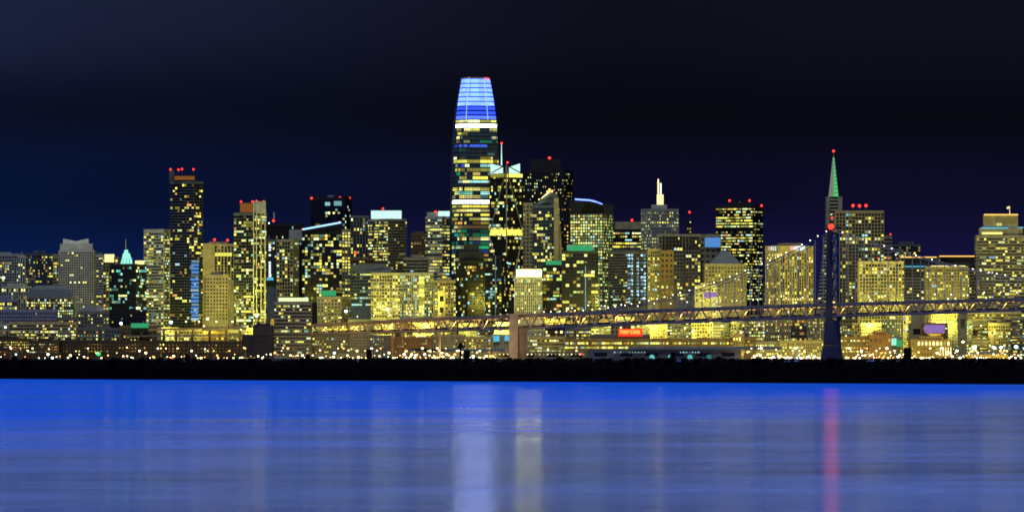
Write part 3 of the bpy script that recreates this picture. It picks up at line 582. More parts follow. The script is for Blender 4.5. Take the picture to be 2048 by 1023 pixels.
m = MB(); m.hexa([P(1141, 427, 20), P(1227, 427, 4), P(1227, 427, 30), P(1141, 427, 40), P(1141, 402, 20), P(1227, 408, 4), P(1227, 408, 30), P(1141, 402, 40)]); m.build('dark_roof', MAT['darkwall'], root)
pts = [(1150, 398), (1165, 399), (1180, 400), (1192, 403), (1205, 408)]
m = MB()
for a, b_ in zip(pts, pts[1:]): m.bar(P(a[0], a[1], 6), P(b_[0], b_[1], 6), 1.8 if a[0] < 1190 else 1.3)
m.build('lit_roof_curve', MAT['crown_strip'], root)
m = MB(); m.hexa([P(1147, 403, 7), P(1207, 409, 5), P(1207, 409, 14), P(1147, 403, 14), P(1150, 399.5, 7), P(1205, 408.5, 5), P(1205, 408.5, 14), P(1150, 399.5, 14)]); m.build('roof_fascia', MAT['darkwall'], root)
r = B('dark front block with a glowing green roof lantern', 1124, 1197, 502, 8180, yb=660, st='glass', wall='darkwall', fl=8.5, bay=9, lit=.13, pal='YYWN', run=3, cap=False, depth=30)
lantern(r, 1134, 1186, 490, 501, 'lantern_green', off=-3, n=12, dd=14); neon(r, 1171, 532, 1171, 620, 'window_C', .7, .5)
r = B('smaller dark block with a green-lit top left of the lantern block', 1086, 1126, 530, 8230, yb=660, st='glass', wall='darkwall', fl=8.5, bay=8, lit=.32, pal='YYWN', run=2, cap=False, depth=26)
lantern(r, 1092, 1123, 521, 529, 'lantern_green', off=-3, n=8, dd=10)
r = B('pale finned block under a blazing white roof lantern', 1030, 1084, 553, 8080, yb=640, st='fin', wall='pale', gl='glasswarm', fl=8, bay=5, lit=.14, pal='YWT', cap=False, depth=28, full=.06)
lantern(r, 1033, 1083, 539, 552, 'lantern_white', off=-1, n=0, dd=14)
r = B('terraced block with a beige crown and lit top floors right of green-lit block', 1226, 1283, 458, 8700, yb=510, st='band', wall='darkwall', fl=8, bay=6, lit=.45, pal='YYW', run=3, cap=False); add_box(r, 1230, 1282, 443, 459, 'beige', 'penthouse', 20, -6); beacons(r, [(1264, 440)], 2.0, off=-10)
B('dark recess block between the terraced block and spired tower', 1226, 1300, 498, 8620, yb=520, st='band', wall='grey', fl=8, bay=7, lit=.05, pal='Y', cap=False)
r = B('grey slab block with columns of icy blue-white windows', 1218, 1295, 502, 8380, xc=1255, yb=612, st='band', wall='grey', gl='glass', fl=7, bay=8, lit=.0, litL=.14, pal='WYC', run=2, phi=math.radians(42), cap=False)
root, org, k = r; Dm = org.y
for cxn in (1258, 1264, 1276, 1284, 1290):
    for i in range(14):
        if random.random() < .13: continue
        x = cxn; y = 508+i*7.2; d = (x-1255)*k*math.tan(math.radians(42))-.8
        a = P(x-2.4, y+4, d-.9); bq = P(x+2.0, y, d+.9); mm = MB(); mm.hexa([(a.x, a.y, a.z), (bq.x, bq.y, a.z), (bq.x, bq.y+.4, a.z), (a.x, a.y+.4, a.z), (a.x, a.y, bq.z), (bq.x, bq.y, bq.z), (bq.x, bq.y+.4, bq.z), (a.x, a.y+.4, bq.z)]); mm.build('blue_window', MAT['window_L'], root)
B('beige gridded slab with yellow windows left of the brown blank wall', 1296, 1323, 497, 8320, yb=600, st='grid', wall='beige', fl=8, bay=6, lit=.42, pal='YYD', depth=18, cap=False)
B('plain brown windowless wall block below the spired tower', 1321, 1347, 500, 8300, yb=600, st='punch', wall='brown', fl=14, bay=12, lit=.05, pal='Y', depth=18, cap=False)
r = B('pale tower crowned by a floodlit twin-post spire', 1283, 1358, 417, 8650, xc=1303, yb=500, st='punch', wall='pale', gl='glasswarm', fl=8, bay=7, lit=.42, litL=.30, pal='YYW', run=1, phi=math.radians(24), cap=False)
add_box(r, 1303, 1334, 409, 418, 'pale', 'penthouse', 14, -8)
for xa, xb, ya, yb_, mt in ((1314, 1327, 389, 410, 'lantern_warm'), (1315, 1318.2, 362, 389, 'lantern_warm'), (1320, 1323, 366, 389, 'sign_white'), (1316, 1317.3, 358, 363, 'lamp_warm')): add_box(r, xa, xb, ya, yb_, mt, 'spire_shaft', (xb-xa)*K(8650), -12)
r = B('thin dark mast-topped sliver tower with one red lamp', 1373, 1383, 436, 8800, yb=480, st='punch', wall='darkwall', fl=9, bay=6, lit=.2, pal='YC', depth=8, cap=False); beacons(r, [(1379, 424)], 1.9, off=-3)
r = B('broad concrete block with tall dark window slots in its upper floors', 1318, 1401, 468, 8480, yb=600, st='frame', wall='concrete', gl='glass', fl=9, bay=7.5, lit=.10, pal='YYW', full=.2, cap=False)
for i in range(11): add_box(r, 1325+i*6.8, 1329.5+i*6.8, 472, 496, 'glass', 'window_slot', .6, 1.0)
r = B('grey block with a blue-lit rooftop panel beside the dark red-beaconed tower', 1400, 1442, 468, 8490, yb=540, st='punch', wall='grey', fl=14, bay=12, lit=.03, pal='Y', cap=False)
lantern(r, 1410, 1441, 475, 494, 'lantern_blue', off=1.0, n=7, dd=.8, name='blue_panel')
r = B('wide dark tower packed with lit window rows and red roof beacons', 1433, 1527, 410, 8780, xc=1505, yb=600, st='band', wall='darkwall', fl=7.4, bay=4.6, lit=.22, litL=.42, pal='YYWYG', run=3, full=.08, phi=math.radians(66), cap=False, cat='skyscraper')
add_box(r, 1458, 1500, 404, 412, 'darkwall', 'penthouse', 20, -22); beacons(r, [(1459, 401), (1480, 406), (1499, 401), (1523, 411)], 2.0, off=-24)
r = B('beige block under a dark pyramid roof before the dark tower', 1410, 1493, 527, 8360, yb=605, st='punch', wall='beige', fl=9, bay=8, lit=.14, pal='YY', cap=False, depth=36)
root, org, k = r; Dm = org.y; m = MB(); m.hexa([P(1419, 527, 2), P(1483, 527, 2), P(1483, 527, 34), P(1419, 527, 34), P(1444, 502, 16), P(1458, 502, 16), P(1458, 502, 20), P(1444, 502, 20)]); m.build('pyramid_roof', MAT['roofdark'], root)
r = B('small arched-gable pavilion block with a pale violet window behind the bridge', 1390, 1436, 570, 8200, yb=605, st='punch', wall='concrete', fl=11, bay=10, lit=.15, pal='Y', cap=True, depth=20); lantern(r, 1409, 1434, 584, 596, 'violet_glow', off=1, n=4, dd=.6, name='violet_window')
r = B('bright little white-windowed cube just above the bridge deck', 1426, 1442, 593, 8060, yb=610, wall='white', fl=8, bay=6, lit=.9, pal='W', depth=8, cap=False, name='small_block')
r = B('beige vertical-finned tower with two lit roof signs left of bridge tower', 1533, 1628, 491, 8300, xc=1560, yb=690, st='fin', wall='beige', gl='glass', fl=8, bay=7.2, lit=.22, litL=.12, pal='YYW', full=.06, phi=math.radians(30), cap=True, par_h=9)
root, org, k = r; Dm = org.y
def signrow(r, x0, x1, y0, y1, n, mats, dfun, thin=.3):
    root, org, k = r
    for i in range(n):
        a = x0+(x1-x0)*(i+.12)/n; b = x0+(x1-x0)*(i+.88)/n; d = dfun((a+b)/2); sl = (b-a)/3
        m = MB()
        rr = random.random()
        m.box(P(a, 0, 0).x, P(a+sl, 0, 0).x, d, d+.3, P(0, y1, 0).z, P(0, y0, 0).z)
        m.box(P(b-sl, 0, 0).x, P(b, 0, 0).x, d, d+.3, P(0, y1-(y1-y0)*(.5 if rr < .3 else 0), 0).z, P(0, y0, 0).z)
        ym = (y0+y1)/2 if rr < .6 else y1; h = (y1-y0)*.16
        m.box(P(a+sl, 0, 0).x+.01, P(b-sl, 0, 0).x-.01, d, d+.3, P(0, ym, 0).z, P(0, ym-h, 0).z)
        m.build('sign_letter', MAT[mats[i % len(mats)] if len(mats) < n else mats[i]], root)
signrow(r, 1538, 1554, 492, 500, 4, ['sign_pink', 'sign_white', 'sign_white', 'sign_white'], lambda x: (1560-x)*k/math.tan(math.radians(30))-2.0)
signrow(r, 1581, 1611, 491, 500, 6, ['sign_pink', 'sign_pink', 'sign_white', 'sign_white', 'sign_white', 'sign_white'], lambda x: (x-1560)*k*math.tan(math.radians(30))-2.0)

# ---- pyramid
def pyramid():
    D = 8750; k = K(D); org = at(1670.5, HZ, D); org.z = 2; root = thing('pyramid_tower', 'slender pyramid tower with glowing green spire tip', 'skyscraper', org)
    Z = lambda y: (HZ-y)*k+CAMZ-2; hwf = lambda y: (y-300)*.104*k
    def fr(m, ya, yb, g=1.0, off=0):
        a, b = hwf(ya)*g+off, hwf(yb)*g+off; c = 45
        m.hexa([(-a, c-a, Z(ya)), (a, c-a, Z(ya)), (a, c+a, Z(ya)), (-a, c+a, Z(ya)), (-b, c-b, Z(yb)), (b, c-b, Z(yb)), (b, c+b, Z(yb)), (-b, c+b, Z(yb))])
    m = MB(); fr(m, 709, 392); m.build('shaft', MAT['glass'], root)
    m = MB(); y = 700
    while y > 396: fr(m, y, y-3.2, 1.0, .3); y -= 7.0
    o = m.build('floor_bands', MAT['concrete'], root); o['kind'] = 'stuff'
    y = 391.5; i = 0
    while y > 312: 
        m = MB(); fr(m, y, y-7.0); o = m.build('spire_panel', MAT['green_crown'], root); y -= 8.0; i += 1
    m = MB(); fr(m, 391.8, 303, .93); m.build('spire_core', MAT['steel'], root)
    m = MB(); fr(m, 312, 300.5); m.build('spire_tip', MAT['steel'], root)
    b = MB(); b.ball((0, 45, Z(300)), 1.7, 10, 6); b.build('beacon_lamp', MAT['red_beacon'], root)
    # left half of the spire is aluminium, its paleness put in as a faint glow of its own
    m = MB(); a, b_ = hwf(391)+.25, hwf(316)+.25
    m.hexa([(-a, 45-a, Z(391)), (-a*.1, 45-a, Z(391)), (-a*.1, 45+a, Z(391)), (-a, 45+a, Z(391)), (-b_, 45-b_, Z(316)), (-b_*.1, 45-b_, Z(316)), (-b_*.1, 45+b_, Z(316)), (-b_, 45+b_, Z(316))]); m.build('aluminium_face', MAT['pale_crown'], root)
    for s, xa, xb in ((-1, -15.5, -9), (1, 8, 16.5)):
        m = MB(); m.box(xa*k, xb*k, 30, 60, Z(600), Z(392)); m.build('side_wing', MAT['concrete'], root)
    rnd = random.Random(3); y = 425
    while y < 660:
        a = hwf(y); nb = max(2, int(2*a/3.2))
        for j in range(nb):
            if rnd.random() < .28:
                x = -a+(j+.5)*2*a/nb; link('window', win_mesh(2.4, 2.0, rnd.choice('YYW')), root, (x, 45-a-.25, Z(y+1.9)))
        y += 7.0
pyramid()

# ---- right
r = B('big beige gridded slab with three red roof lamps behind the bridge tower', 1672, 1768, 421, 8600, yb=680, st='frame', wall='beige', gl='glass', fl=8.8, bay=8.0, lit=.15, pal='YYWG', run=2, full=.03, cap=False)
beacons(r, [(1706, 411), (1719, 411.5), (1732, 411)], 2.6, off=-8)
r = B('narrow concrete annex with a red lamp on the big gridded slab', 1767, 1784, 471, 8660, yb=540, st='band', wall='concrete', fl=9, bay=7, lit=.1, pal='Y', depth=12, cap=False); beacons(r, [(1781, 468)], 1.3, off=-3)
r = B('lower beige gridded slab in front of the big gridded slab', 1719, 1809, 522, 8250, yb=680, st='frame', wall='beige', gl='glass', fl=9.0, bay=7.6, lit=.20, pal='YYW', run=2, cap=False)
beacons(r, [(1757, 516), (1778, 516)], 1.1, off=-4, mast=False)
r = B('dark apartment block with lit balconies behind the neon-edged roofs', 1788, 1841, 488, 8850, yb=530, st='slabs', wall='slab', fl=7, bay=6, lit=.2, pal='YOG', name='apartment_tower', cap=True); beacons(r, [(1792, 509)], 1.3, off=2, mat='lamp_white', name='roof_lamp', mast=False)
r = B('dark-topped wide block with an orange neon roof line and cyan line', 1800, 1876, 514, 8500, yb=605, st='band', wall='concrete', gl='glasswarm', fl=8, bay=6, lit=.10, pal='YYW', run=2, cap=False)
add_box(r, 1802, 1874, 515, 532, 'roofdark', 'dark_attic', .5, 1.2); neon(r, 1801, 514, 1873, 514, 'neon_orange', 1.2, 1.6); neon(r, 1810, 532.5, 1853, 532.5, 'neon_cyan', 1.2, 1.8)
r = B('wide yellow-lit block with an orange neon roof line left of flagpole tower', 1878, 1957, 512, 8520, yb=700, st='band', wall='beige', gl='glasswarm', fl=8, bay=6, lit=.22, pal='YYW', run=2, cap=False)
add_box(r, 1880, 1955, 513, 530, 'roofdark', 'dark_attic', .5, 1.2); neon(r, 1879, 512, 1956, 512, 'neon_orange', 1.2, 1.6)
r = B('yellow-lit gridded block in front of the neon-roofed blocks', 1852, 1936, 532, 8300, yb=700, st='grid', wall='beige', gl='glasswarm', fl=8, bay=7, lit=.20, pal='YYW', run=2, cap=False); neon(r, 1862, 531.5, 1931, 531.5, 'lantern_warm', .9, 1.0)
r = B('tall banded tower with neon roof line and flagpole at the right edge', 1954, 2085, 470, 8350, yb=700, st='band', wall='concrete', gl='glasswarm', fl=7.8, bay=6, lit=.18, pal='YYWY', run=3, full=.05, cap=False, cat='skyscraper')
add_box(r, 1960, 2046, 455, 471, 'concrete', 'setback', 24, -6); add_box(r, 1968, 2036, 428, 456, 'concrete', 'setback', 18, -10)
neon(r, 1968, 429, 2036, 429, 'neon_orange', 1.4, -9); neon(r, 1962, 455.5, 2016, 455.5, 'neon_cyan', 1.4, -5); neon(r, 2036, 454.5, 2047, 454.5, 'neon_cyan', 1.1, -5)
lantern(r, 1964, 2005, 464, 468, 'window_W', n=7, off=-5, dd=.8, name='lit_gallery'); lantern(r, 1993, 2004, 446, 451, 'window_W', n=2, off=-9, dd=.8, name='lit_gallery')
for i in range(3):
    for j in range(8):
        if (i*5+j*3) % 4: continue
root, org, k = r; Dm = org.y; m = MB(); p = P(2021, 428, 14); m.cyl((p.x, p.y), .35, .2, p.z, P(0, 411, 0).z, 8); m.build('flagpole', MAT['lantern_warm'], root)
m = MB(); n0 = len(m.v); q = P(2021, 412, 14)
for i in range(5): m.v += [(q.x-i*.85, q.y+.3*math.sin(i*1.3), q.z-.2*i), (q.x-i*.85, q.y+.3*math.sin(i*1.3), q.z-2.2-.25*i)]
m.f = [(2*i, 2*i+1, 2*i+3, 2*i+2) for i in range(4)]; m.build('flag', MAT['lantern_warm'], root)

# ---- low rows near the water, right side
B('low brick-banded pier building with a bright top row of windows right of bridge tower', 1682, 1739, 672, 7800, yb=706, st='band', wall='brown', fl=9, bay=4, lit=.30, pal='YWO', full=.3, run=1, name='warehouse', depth=20, cap=False)
B('plain brown brick block between the pier building and green-lit entrance', 1738, 1783, 668, 7790, yb=712, st='punch', wall='brick', fl=14, bay=12, lit=.03, pal='O', name='warehouse', depth=20)
r = B('small block with a green-lit entrance beside the brick block', 1782, 1806, 672, 7810, yb=712, st='punch', wall='grey', fl=12, bay=10, lit=.1, pal='TG', name='small_block', depth=14, cap=False); lantern(r, 1782, 1793, 676, 690, 'lantern_teal', n=2, off=1, dd=.6, name='entrance'); lantern(r, 1793, 1804, 679, 693, 'lantern_green', n=2, off=1, dd=.6, name='entrance')
B('yellow-lit slim block under two violet windows', 1807, 1822, 627, 8050, yb=690, wall='beige', fl=10, bay=6, lit=.5, pal='YPY', depth=12, cap=False, name='small_block')
B('plain beige cube left of the violet billboard', 1819, 1848, 645, 7950, yb=700, st='punch', wall='beige', fl=40, bay=40, lit=0, pal='Y', depth=16, cap=False, name='small_block')
r = B('brown low block carrying a glowing violet billboard', 1845, 1896, 646, 7900, yb=700, st='punch', wall='brown', fl=12, bay=9, lit=.2, pal='YO', depth=16, cap=False, name='small_block')
lantern(r, 1849, 1890, 649, 665, 'violet_glow', n=1, off=1.6, dd=.6, name='billboard', frame='brown')
root, org, k = r; Dm = org.y; signrow(r, 1858, 1882, 667, 671, 8, ['sign_yellow'], lambda x: -2.0)
r = B('waterfront hall with a floodlit arcade of small arches', 1822, 1903, 678, 7760, yb=712, st='punch', wall='brown', fl=12, bay=8, lit=.05, pal='Y', depth=24, cap=True, name='arcade_hall')
for i in range(10):
    a = 1828+i*7.4
    root, org, k = r; Dm = org.y; m = MB(); pts = [(a, 690), (a+4.4, 690), (a+4.4, 685), (a+3.3, 682.5), (a+2.2, 681.6), (a+1.1, 682.5), (a, 685)]
    i0 = len(m.v); m.v += [tuple(P(x, y, -1.1)) for x, y in pts]+[tuple(P(x, y, -.6)) for x, y in pts]; nn = len(pts); m.f = [tuple(range(nn))]+[(q, (q+1) % nn, nn+(q+1) % nn, nn+q) for q in range(nn)]; m.build('lit_arch', MAT['window_W'], root)
for i in range(5): add_box(r, 1880+i*5.2, 1882+i*5.2, 694, 711, 'lantern_warm', 'lit_column', .8, 1.2)
B('blank beige stair slab rising behind the waterfront hall', 1917, 1934, 622, 8000, yb=705, st='punch', wall='beige', fl=60, bay=40, lit=0, pal='Y', depth=12, cap=False, name='small_block')
B('beige window-gridded slab left of the blank stair slab', 1862, 1918, 625, 8030, yb=700, st='punch', wall='beige', fl=7.5, bay=6, lit=.04, pal='Y', depth=16, cap=False)
B('banded yellow-lit front block at the foot of flagpole tower', 1936, 2040, 622, 8060, yb=705, st='band', wall='beige', gl='glasswarm', fl=7, bay=6, lit=.20, pal='YYD', run=2, depth=24, cap=False)
r = B('long low dark-roofed pavilion at the far right waterfront', 1934, 2016, 707, 7730, yb=712, st='punch', wall='brown', fl=8, bay=6, lit=.3, pal='O', depth=18, cap=False, name='pavilion')
root, org, k = r; Dm = org.y; m = MB(); m.hexa([P(1930, 708, -1.5), P(2020, 708, -1.5), P(2020, 708, 19), P(1930, 708, 19), P(1950, 702.5, 6), P(2000, 702.5, 6), P(2000, 702.5, 12), P(1950, 702.5, 12)]); m.build('hipped_roof', MAT['roofdark'], root)
# ---- low rows centre
r = B('long orange-lit waterfront terminal with two rows of bright windows', 1130, 1468, 676, 7800, yb=699, st='band', wall='brown', gl='glasswarm', fl=9.5, bay=4.5, lit=.40, pal='WYYO', run=2, full=.0, name='terminal', depth=26, cap=False)
r = B('square orange-lit clock-less tower at the end of the terminal', 1466, 1488, 667, 7790, yb=712, st='fin', wall='pierconcrete', gl='glasswarm', fl=14, bay=7, lit=.6, pal='YO', name='terminal_tower', depth=12, cap=False); r[0]['label'] = 'square orange-lit tower block closing the right end of the long terminal'
beacons(r, [(1482, 664)], 1.6, off=-3, mat='lamp_warm', name='roof_lamp', mast=False)
B('orange-brown low block right of the square terminal tower', 1487, 1512, 674, 7805, yb=706, st='band', wall='brown', fl=8, bay=5, lit=.35, pal='YO', name='warehouse', depth=18, cap=False)
B('greenish low block with yellow windows left of terminal', 1060, 1132, 672, 7830, yb=706, st='band', wall='beige', fl=8.5, bay=6, lit=.36, pal='YWGY', run=2, name='warehouse', depth=22, cap=False)
r = B('dark hall behind the terminal carrying a red neon roof sign', 1180, 1300, 668, 7900, yb=680, st='punch', wall='grey', fl=10, bay=9, lit=.12, pal='YG', name='sign_hall', depth=18, cap=False)
root, org, k = r; Dm = org.y; add_box(r, 1237, 1285, 656.5, 672.5, 'sign_red', 'sign_board', .6, 2.2)
signrow(r, 1239.5, 1259, 659.5, 667.5, 7, ['sign_yellow'], lambda x: -2.9); signrow(r, 1260.5, 1264, 659.5, 667.5, 1, ['sign_yellow'], lambda x: -2.9); signrow(r, 1265, 1280.5, 659.5, 667.5, 5, ['sign_yellow'], lambda x: -2.9)
r = B('beige tower-like block with a bright top window behind the red sign', 1222, 1262, 645, 7990, yb=668, st='punch', wall='beige', fl=14, bay=10, lit=.05, pal='Y', depth=12, cap=False, name='small_block'); lantern(r, 1246, 1260, 643, 649, 'lantern_warm', n=2, off=1, dd=.6, name='lit_gallery')
def shed(label, x0, x1, yt, D, wall, arches, row, rowmat, archmat):
    r = B(label, x0, x1, yt, D, yb=721, st='punch', wall=wall, fl=60, bay=60, lit=0, pal='Y', name='pier_shed', depth=40, cap=False, par_h=1.0)
    root, org, k = r; global Dm; Dm = org.y
    m = MB(); z0 = P(0, yt, 0).z; a = P(x0-1, 0, 0).x; b = P(x1+1, 0, 0).x; m.hexa([(a, -1.2, z0+.1), (b, -1.2, z0+.1), (b, 41, z0+.1), (a, 41, z0+.1), (a+1, 17, z0+3.0), (b-1, 17, z0+3.0), (b-1, 23, z0+3.0), (a+1, 23, z0+3.0)]); m.build('gable_roof', MAT['roofdark'], root)
    for x in row: add_box(r, x, x+2.4, yt+5, yt+7, rowmat, 'eaves_lamp', .5, 1.2)
    for x in arches:
        pts = [(x-5, 718), (x+5, 718), (x+5, 712.5), (x+3.5, 709.6), (x, 708.4), (x-3.5, 709.6), (x-5, 712.5)]
        m = MB(); m.v = [tuple(P(q, y, -1.1)) for q, y in pts]+[tuple(P(q, y, -.5)) for q, y in pts]; nn = len(pts); m.f = [tuple(range(nn))]+[(q, (q+1) % nn, nn+(q+1) % nn, nn+q) for q in range(nn)]; m.build('lit_arch', MAT[archmat], root)
    return r
shed('long grey pier shed with a row of small lamps beneath the bridge pier', 985, 1176, 702, 7660, 'grey', [], range(990, 1170, 8), 'window_W', 'window_W')
shed('long blue-grey pier shed with teal-lit arches', 1176, 1482, 698, 7650, 'shedblue', [1222, 1259, 1298, 1336], list(range(1228, 1290, 6))+list(range(1360, 1400, 6)), 'window_C', 'window_T')
for i, (x0, x1, yt, D, wl, lab, lt) in enumerate([
    (620, 700, 664, 7990, 'beige', 'dim yellow block under the left end of the bridge truss', .16), (700, 742, 667, 7970, 'beige', 'flat pale yellow wall block beneath the bridge truss', .06),
    (740, 782, 670, 7950, 'grey', 'grey gap building between the pale yellow wall and orange grid block', .2), (780, 864, 673, 7900, 'brick', 'orange-lit block with a grid of small windows beneath the bridge', .16),
    (862, 930, 668, 7930, 'beige', 'pale gridded block behind the nest-topped post', .18), (928, 986, 672, 7910, 'beige', 'pale gridded block left of the cyan panels', .2),
    (984, 1020, 668, 7950, 'pale', 'white block with two cyan glowing panels beside the bridge pier', .10), (1050, 1092, 660, 7960, 'pale', 'pale low block right of the bridge pier', .3)]):
    r = B(lab, x0, x1, yt, D, yb=706, st='punch' if i not in (0, 5) else 'grid', wall=wl, gl='glasswarm', fl=7, bay=6, lit=lt, pal='YYWO', name='low_block', depth=18, cap=False)
    if i == 6: lantern(r, 983, 999, 671, 682, 'neon_cyan', n=2, off=1, dd=.6, name='cyan_panel'); lantern(r, 1009, 1020, 671, 681, 'neon_cyan', n=2, off=1, dd=.6, name='cyan_panel')
for i, (x0, x1, yt, D, lab, st) in enumerate([(1302, 1345, 640, 8080, 'dark low block right of the red neon sign', 'band'), (1340, 1386, 634, 8060, 'low block with bright full-width window rows under the bridge', 'band'), (1384, 1420, 636, 8070, 'dim gridded block under the bridge left of the brown dark block', 'grid'),
    (1418, 1500, 632, 8090, 'brown dark banded block under the bridge', 'band'), (1498, 1534, 630, 8010, 'green-yellow windowed stack under the bridge', 'grid'), (1532, 1582, 628, 7990, 'olive gridded block under the bridge left of blue gap block', 'punch'), (1580, 1618, 634, 8000, 'blue-dark gap block with red-orange lights under the bridge', 'glass'), (1616, 1652, 630, 7985, 'olive windowed block touching the bridge tower foot', 'punch'),
    (1510, 1562, 682, 7830, 'low olive waterfront block with even white window rows', 'grid'), (1560, 1648, 680, 7820, 'long olive waterfront block beside the bridge tower', 'grid'), (1090, 1130, 655, 7980, 'dark block with cyan light under the bridge right of the pier', 'glass'), (1128, 1182, 655, 7985, 'block with bright yellow strip windows under the bridge', 'band')]):
    B(lab, x0, x1, yt, D, yb=700 if yt < 660 else 710, st=st, wall=['darkwall', 'grey', 'concrete', 'brown', 'beige', 'beige', 'bluegrey', 'beige', 'beige', 'beige', 'darkwall', 'grey'][i], gl='glasswarm', fl=8, bay=6, lit=[.2, .5, .1, .06, .5, .22, .3, .3, .5, .45, .3, .45][i], pal=['YW', 'YYW', 'YD', 'YP', 'YNW', 'YYO', 'YOR'.replace('R', 'O'), 'YYW', 'WY', 'WYY', 'YCW', 'YYW'][i], run=2, name='low_block', depth=18, cap=False)
r = B('dark windowless rounded tank block at the end of the viaduct', 506, 546, 650, 7830, yb=712, st='punch', wall='tank', gl='tank', fl=80, bay=80, lit=0, pal='Y', name='tank_building', depth=22, cap=False); add_box(r, 484, 508, 668, 714, 'tank', 'side_wing', 18, -2); add_box(r, 512, 540, 646, 651, 'tank', 'roof_step', 16, -3)
# ---- filler mid-rises that show between the named ones
rf = random.Random(21)
fw = ['concrete', 'beige', 'grey', 'brown', 'bluegrey', 'pale', 'beige']
marks = [('tall dark apartment tower', 370), ('pale-columned dark tower', 500), ('slanted-roof tower', 650), ('curved glass building', 745), ('tallest tower', 950), ('blazing roof lantern', 1058), ('green roof lantern', 1160), ('icy-windowed block', 1256), ('pyramid-roofed block', 1450), ('finned sign tower', 1580), ('gridded slabs', 1750), ('neon-roofed blocks', 1880), ('flagpole tower', 2000), ('pale winged-crown tower', 150), ('teal-crowned tower', 255), ('left edge grid block', 20)]
wname = {'concrete': 'grey concrete', 'beige': 'beige', 'grey': 'dark grey', 'brown': 'brown', 'bluegrey': 'blue-grey', 'pale': 'pale'}; sname = {'grid': 'gridded', 'punch': 'small-windowed', 'band': 'banded'}
def filler(tops, D, depthword, x, xend):
    i = 0
    while x < xend:
        wd = rf.uniform(30, 52); xm = x+wd/2; top = tops(xm); wl = rf.choice(fw); st = rf.choice(['grid', 'punch', 'band', 'grid'])
        near, nx = min(marks, key=lambda q: abs(q[1]-xm)); sidew = 'left of' if xm < nx-14 else ('right of' if xm > nx+14 else 'below')
        B(wname[wl]+' '+sname[st]+' mid-rise '+depthword+' '+sidew+' the '+near, x, x+wd, top, D+(i % 2)*30, yb=712 if D < 8500 else 640, st=st, wall=wl, gl='glasswarm', fl=8, bay=6.5, lit=.30, pal='YYYWGO', run=2, name='midrise', group='mid-rises glimpsed low between the towers', depth=16, cap=False, side=False)
        x += wd + rf.uniform(-1, 5); i += 1
filler(lambda x: rf.uniform(630, 650) if x > 560 else rf.uniform(654, 664), 8030, 'low in front', 250, 2060)
filler(lambda x: rf.uniform(560, 600) if x > 280 else rf.uniform(590, 615), 9050, 'seen far behind', -30, 2060)

# ------------------------------------------------------------------ elevated viaduct at left
vr = thing('viaduct', 'elevated road viaduct on concrete piers below the left towers', 'viaduct', at(400, HZ, 7812))
vr.location.z = 2; vo = vr.location.copy()
lv = lambda x, y, D=7812: at(x, y, D) - vo
m = MB(); a = lv(296, 661); b = lv(486, 655); m.hexa([a, b, b+Vector((0, 9, 0)), a+Vector((0, 9, 0)), a+Vector((0, 0, 2.2)), b+Vector((0, 0, 2.2)), b+Vector((0, 9, 2.2)), a+Vector((0, 9, 2.2))]); m.build('upper_deck', MAT['pierconcrete'], vr)
m = MB(); a = lv(250, 673); b = lv(486, 671); m.hexa([a, b, b+Vector((0, 9, 0)), a+Vector((0, 9, 0)), a+Vector((0, 0, 1.6)), b+Vector((0, 0, 1.6)), b+Vector((0, 9, 1.6)), a+Vector((0, 9, 1.6))]); m.build('lower_deck', MAT['grey'], vr)
for x in (327, 352, 385, 419, 452, 480):
    p = lv(x, 658); m = MB(); m.box(p.x-1.3, p.x+1.3, 1.5, 7, 0, p.z-1); m.build('pier', MAT['pierconcrete'], vr)
for x in (340, 372, 398, 433, 465):
    p = lv(x, 655); m = MB(); m.ball((p.x, -.5, p.z+7), .9, 8, 6); m.build('lamp_head', MAT['lamp_warm'], vr); m = MB(); m.cyl((p.x, -.5), .16, .12, p.z+1, p.z+6.3, 6); m.build('lamp_post', MAT['steel'], vr)

# ------------------------------------------------------------------ suspension bridge
BR = thing('suspension_bridge', 'double-deck suspension bridge with steel truss and tall tower crossing the skyline', 'bridge', at(1664, HZ, 7250)); BR.location.z = 0; bo = BR.location.copy()
def interp(t, x):
    for (a, va), (b, vb) in zip(t, t[1:]):
        if x <= b: return va+(vb-va)*(x-a)/(b-a)
    return t[-1][1]
TD = [(560, 7790), (620, 7770), (1037, 7560), (1664, 7250), (2100, 7040)]
TT = [(560, 652), (620, 649), (850, 636.5), (1037, 629), (1300, 619.5), (1664, 606.5), (2100, 595)]
TBm = [(560, 667), (620, 666), (780, 663), (1037, 656), (1300, 645.5), (1664, 631), (2100, 617)]
FAR = Vector((9.5, 16.5, 0))
bp = lambda x, y: at(x, y, interp(TD, x)) - bo
topc = lambda x: bp(x, interp(TT, x)); botc = lambda x: bp(x, interp(TBm, x))
unit = MB(); unit.box(-.5, .5, -.5, .5, 0, 1)
_um = {mt: unit.mesh('bar', MAT[mt]) for mt in ('truss', 'pale', 'towerpaint', 'steel', 'concrete')}
def barobj(name, p, q, t, mat, parent=BR):
    o = bpy.data.objects.new(name, _um[mat]); C.objects.link(o); o.parent = parent
    d = q-p; o.location = p; o.rotation_mode = 'QUATERNION'; o.rotation_quaternion = d.to_track_quat('Z', 'Y'); o.scale = (t, t, d.length); return o
xs = [624+16.2*i for i in range(91)]
def strip(name, f, dz0, dz1, mat, ya=-.6, yb=1.06):
    m = MB()
    for a, b in zip(xs, xs[1:]):
        p, q = f(a), f(b); fa = FAR*ya*.05; fb = FAR*yb
        lo, hi = Vector((0, 0, dz0)), Vector((0, 0, dz1))
        m.hexa([p+fa+lo, q+fa+lo, q+fb+lo, p+fb+lo, p+fa+hi, q+fa+hi, q+fb+hi, p+fb+hi])
    return m.build(name, MAT[mat], BR)
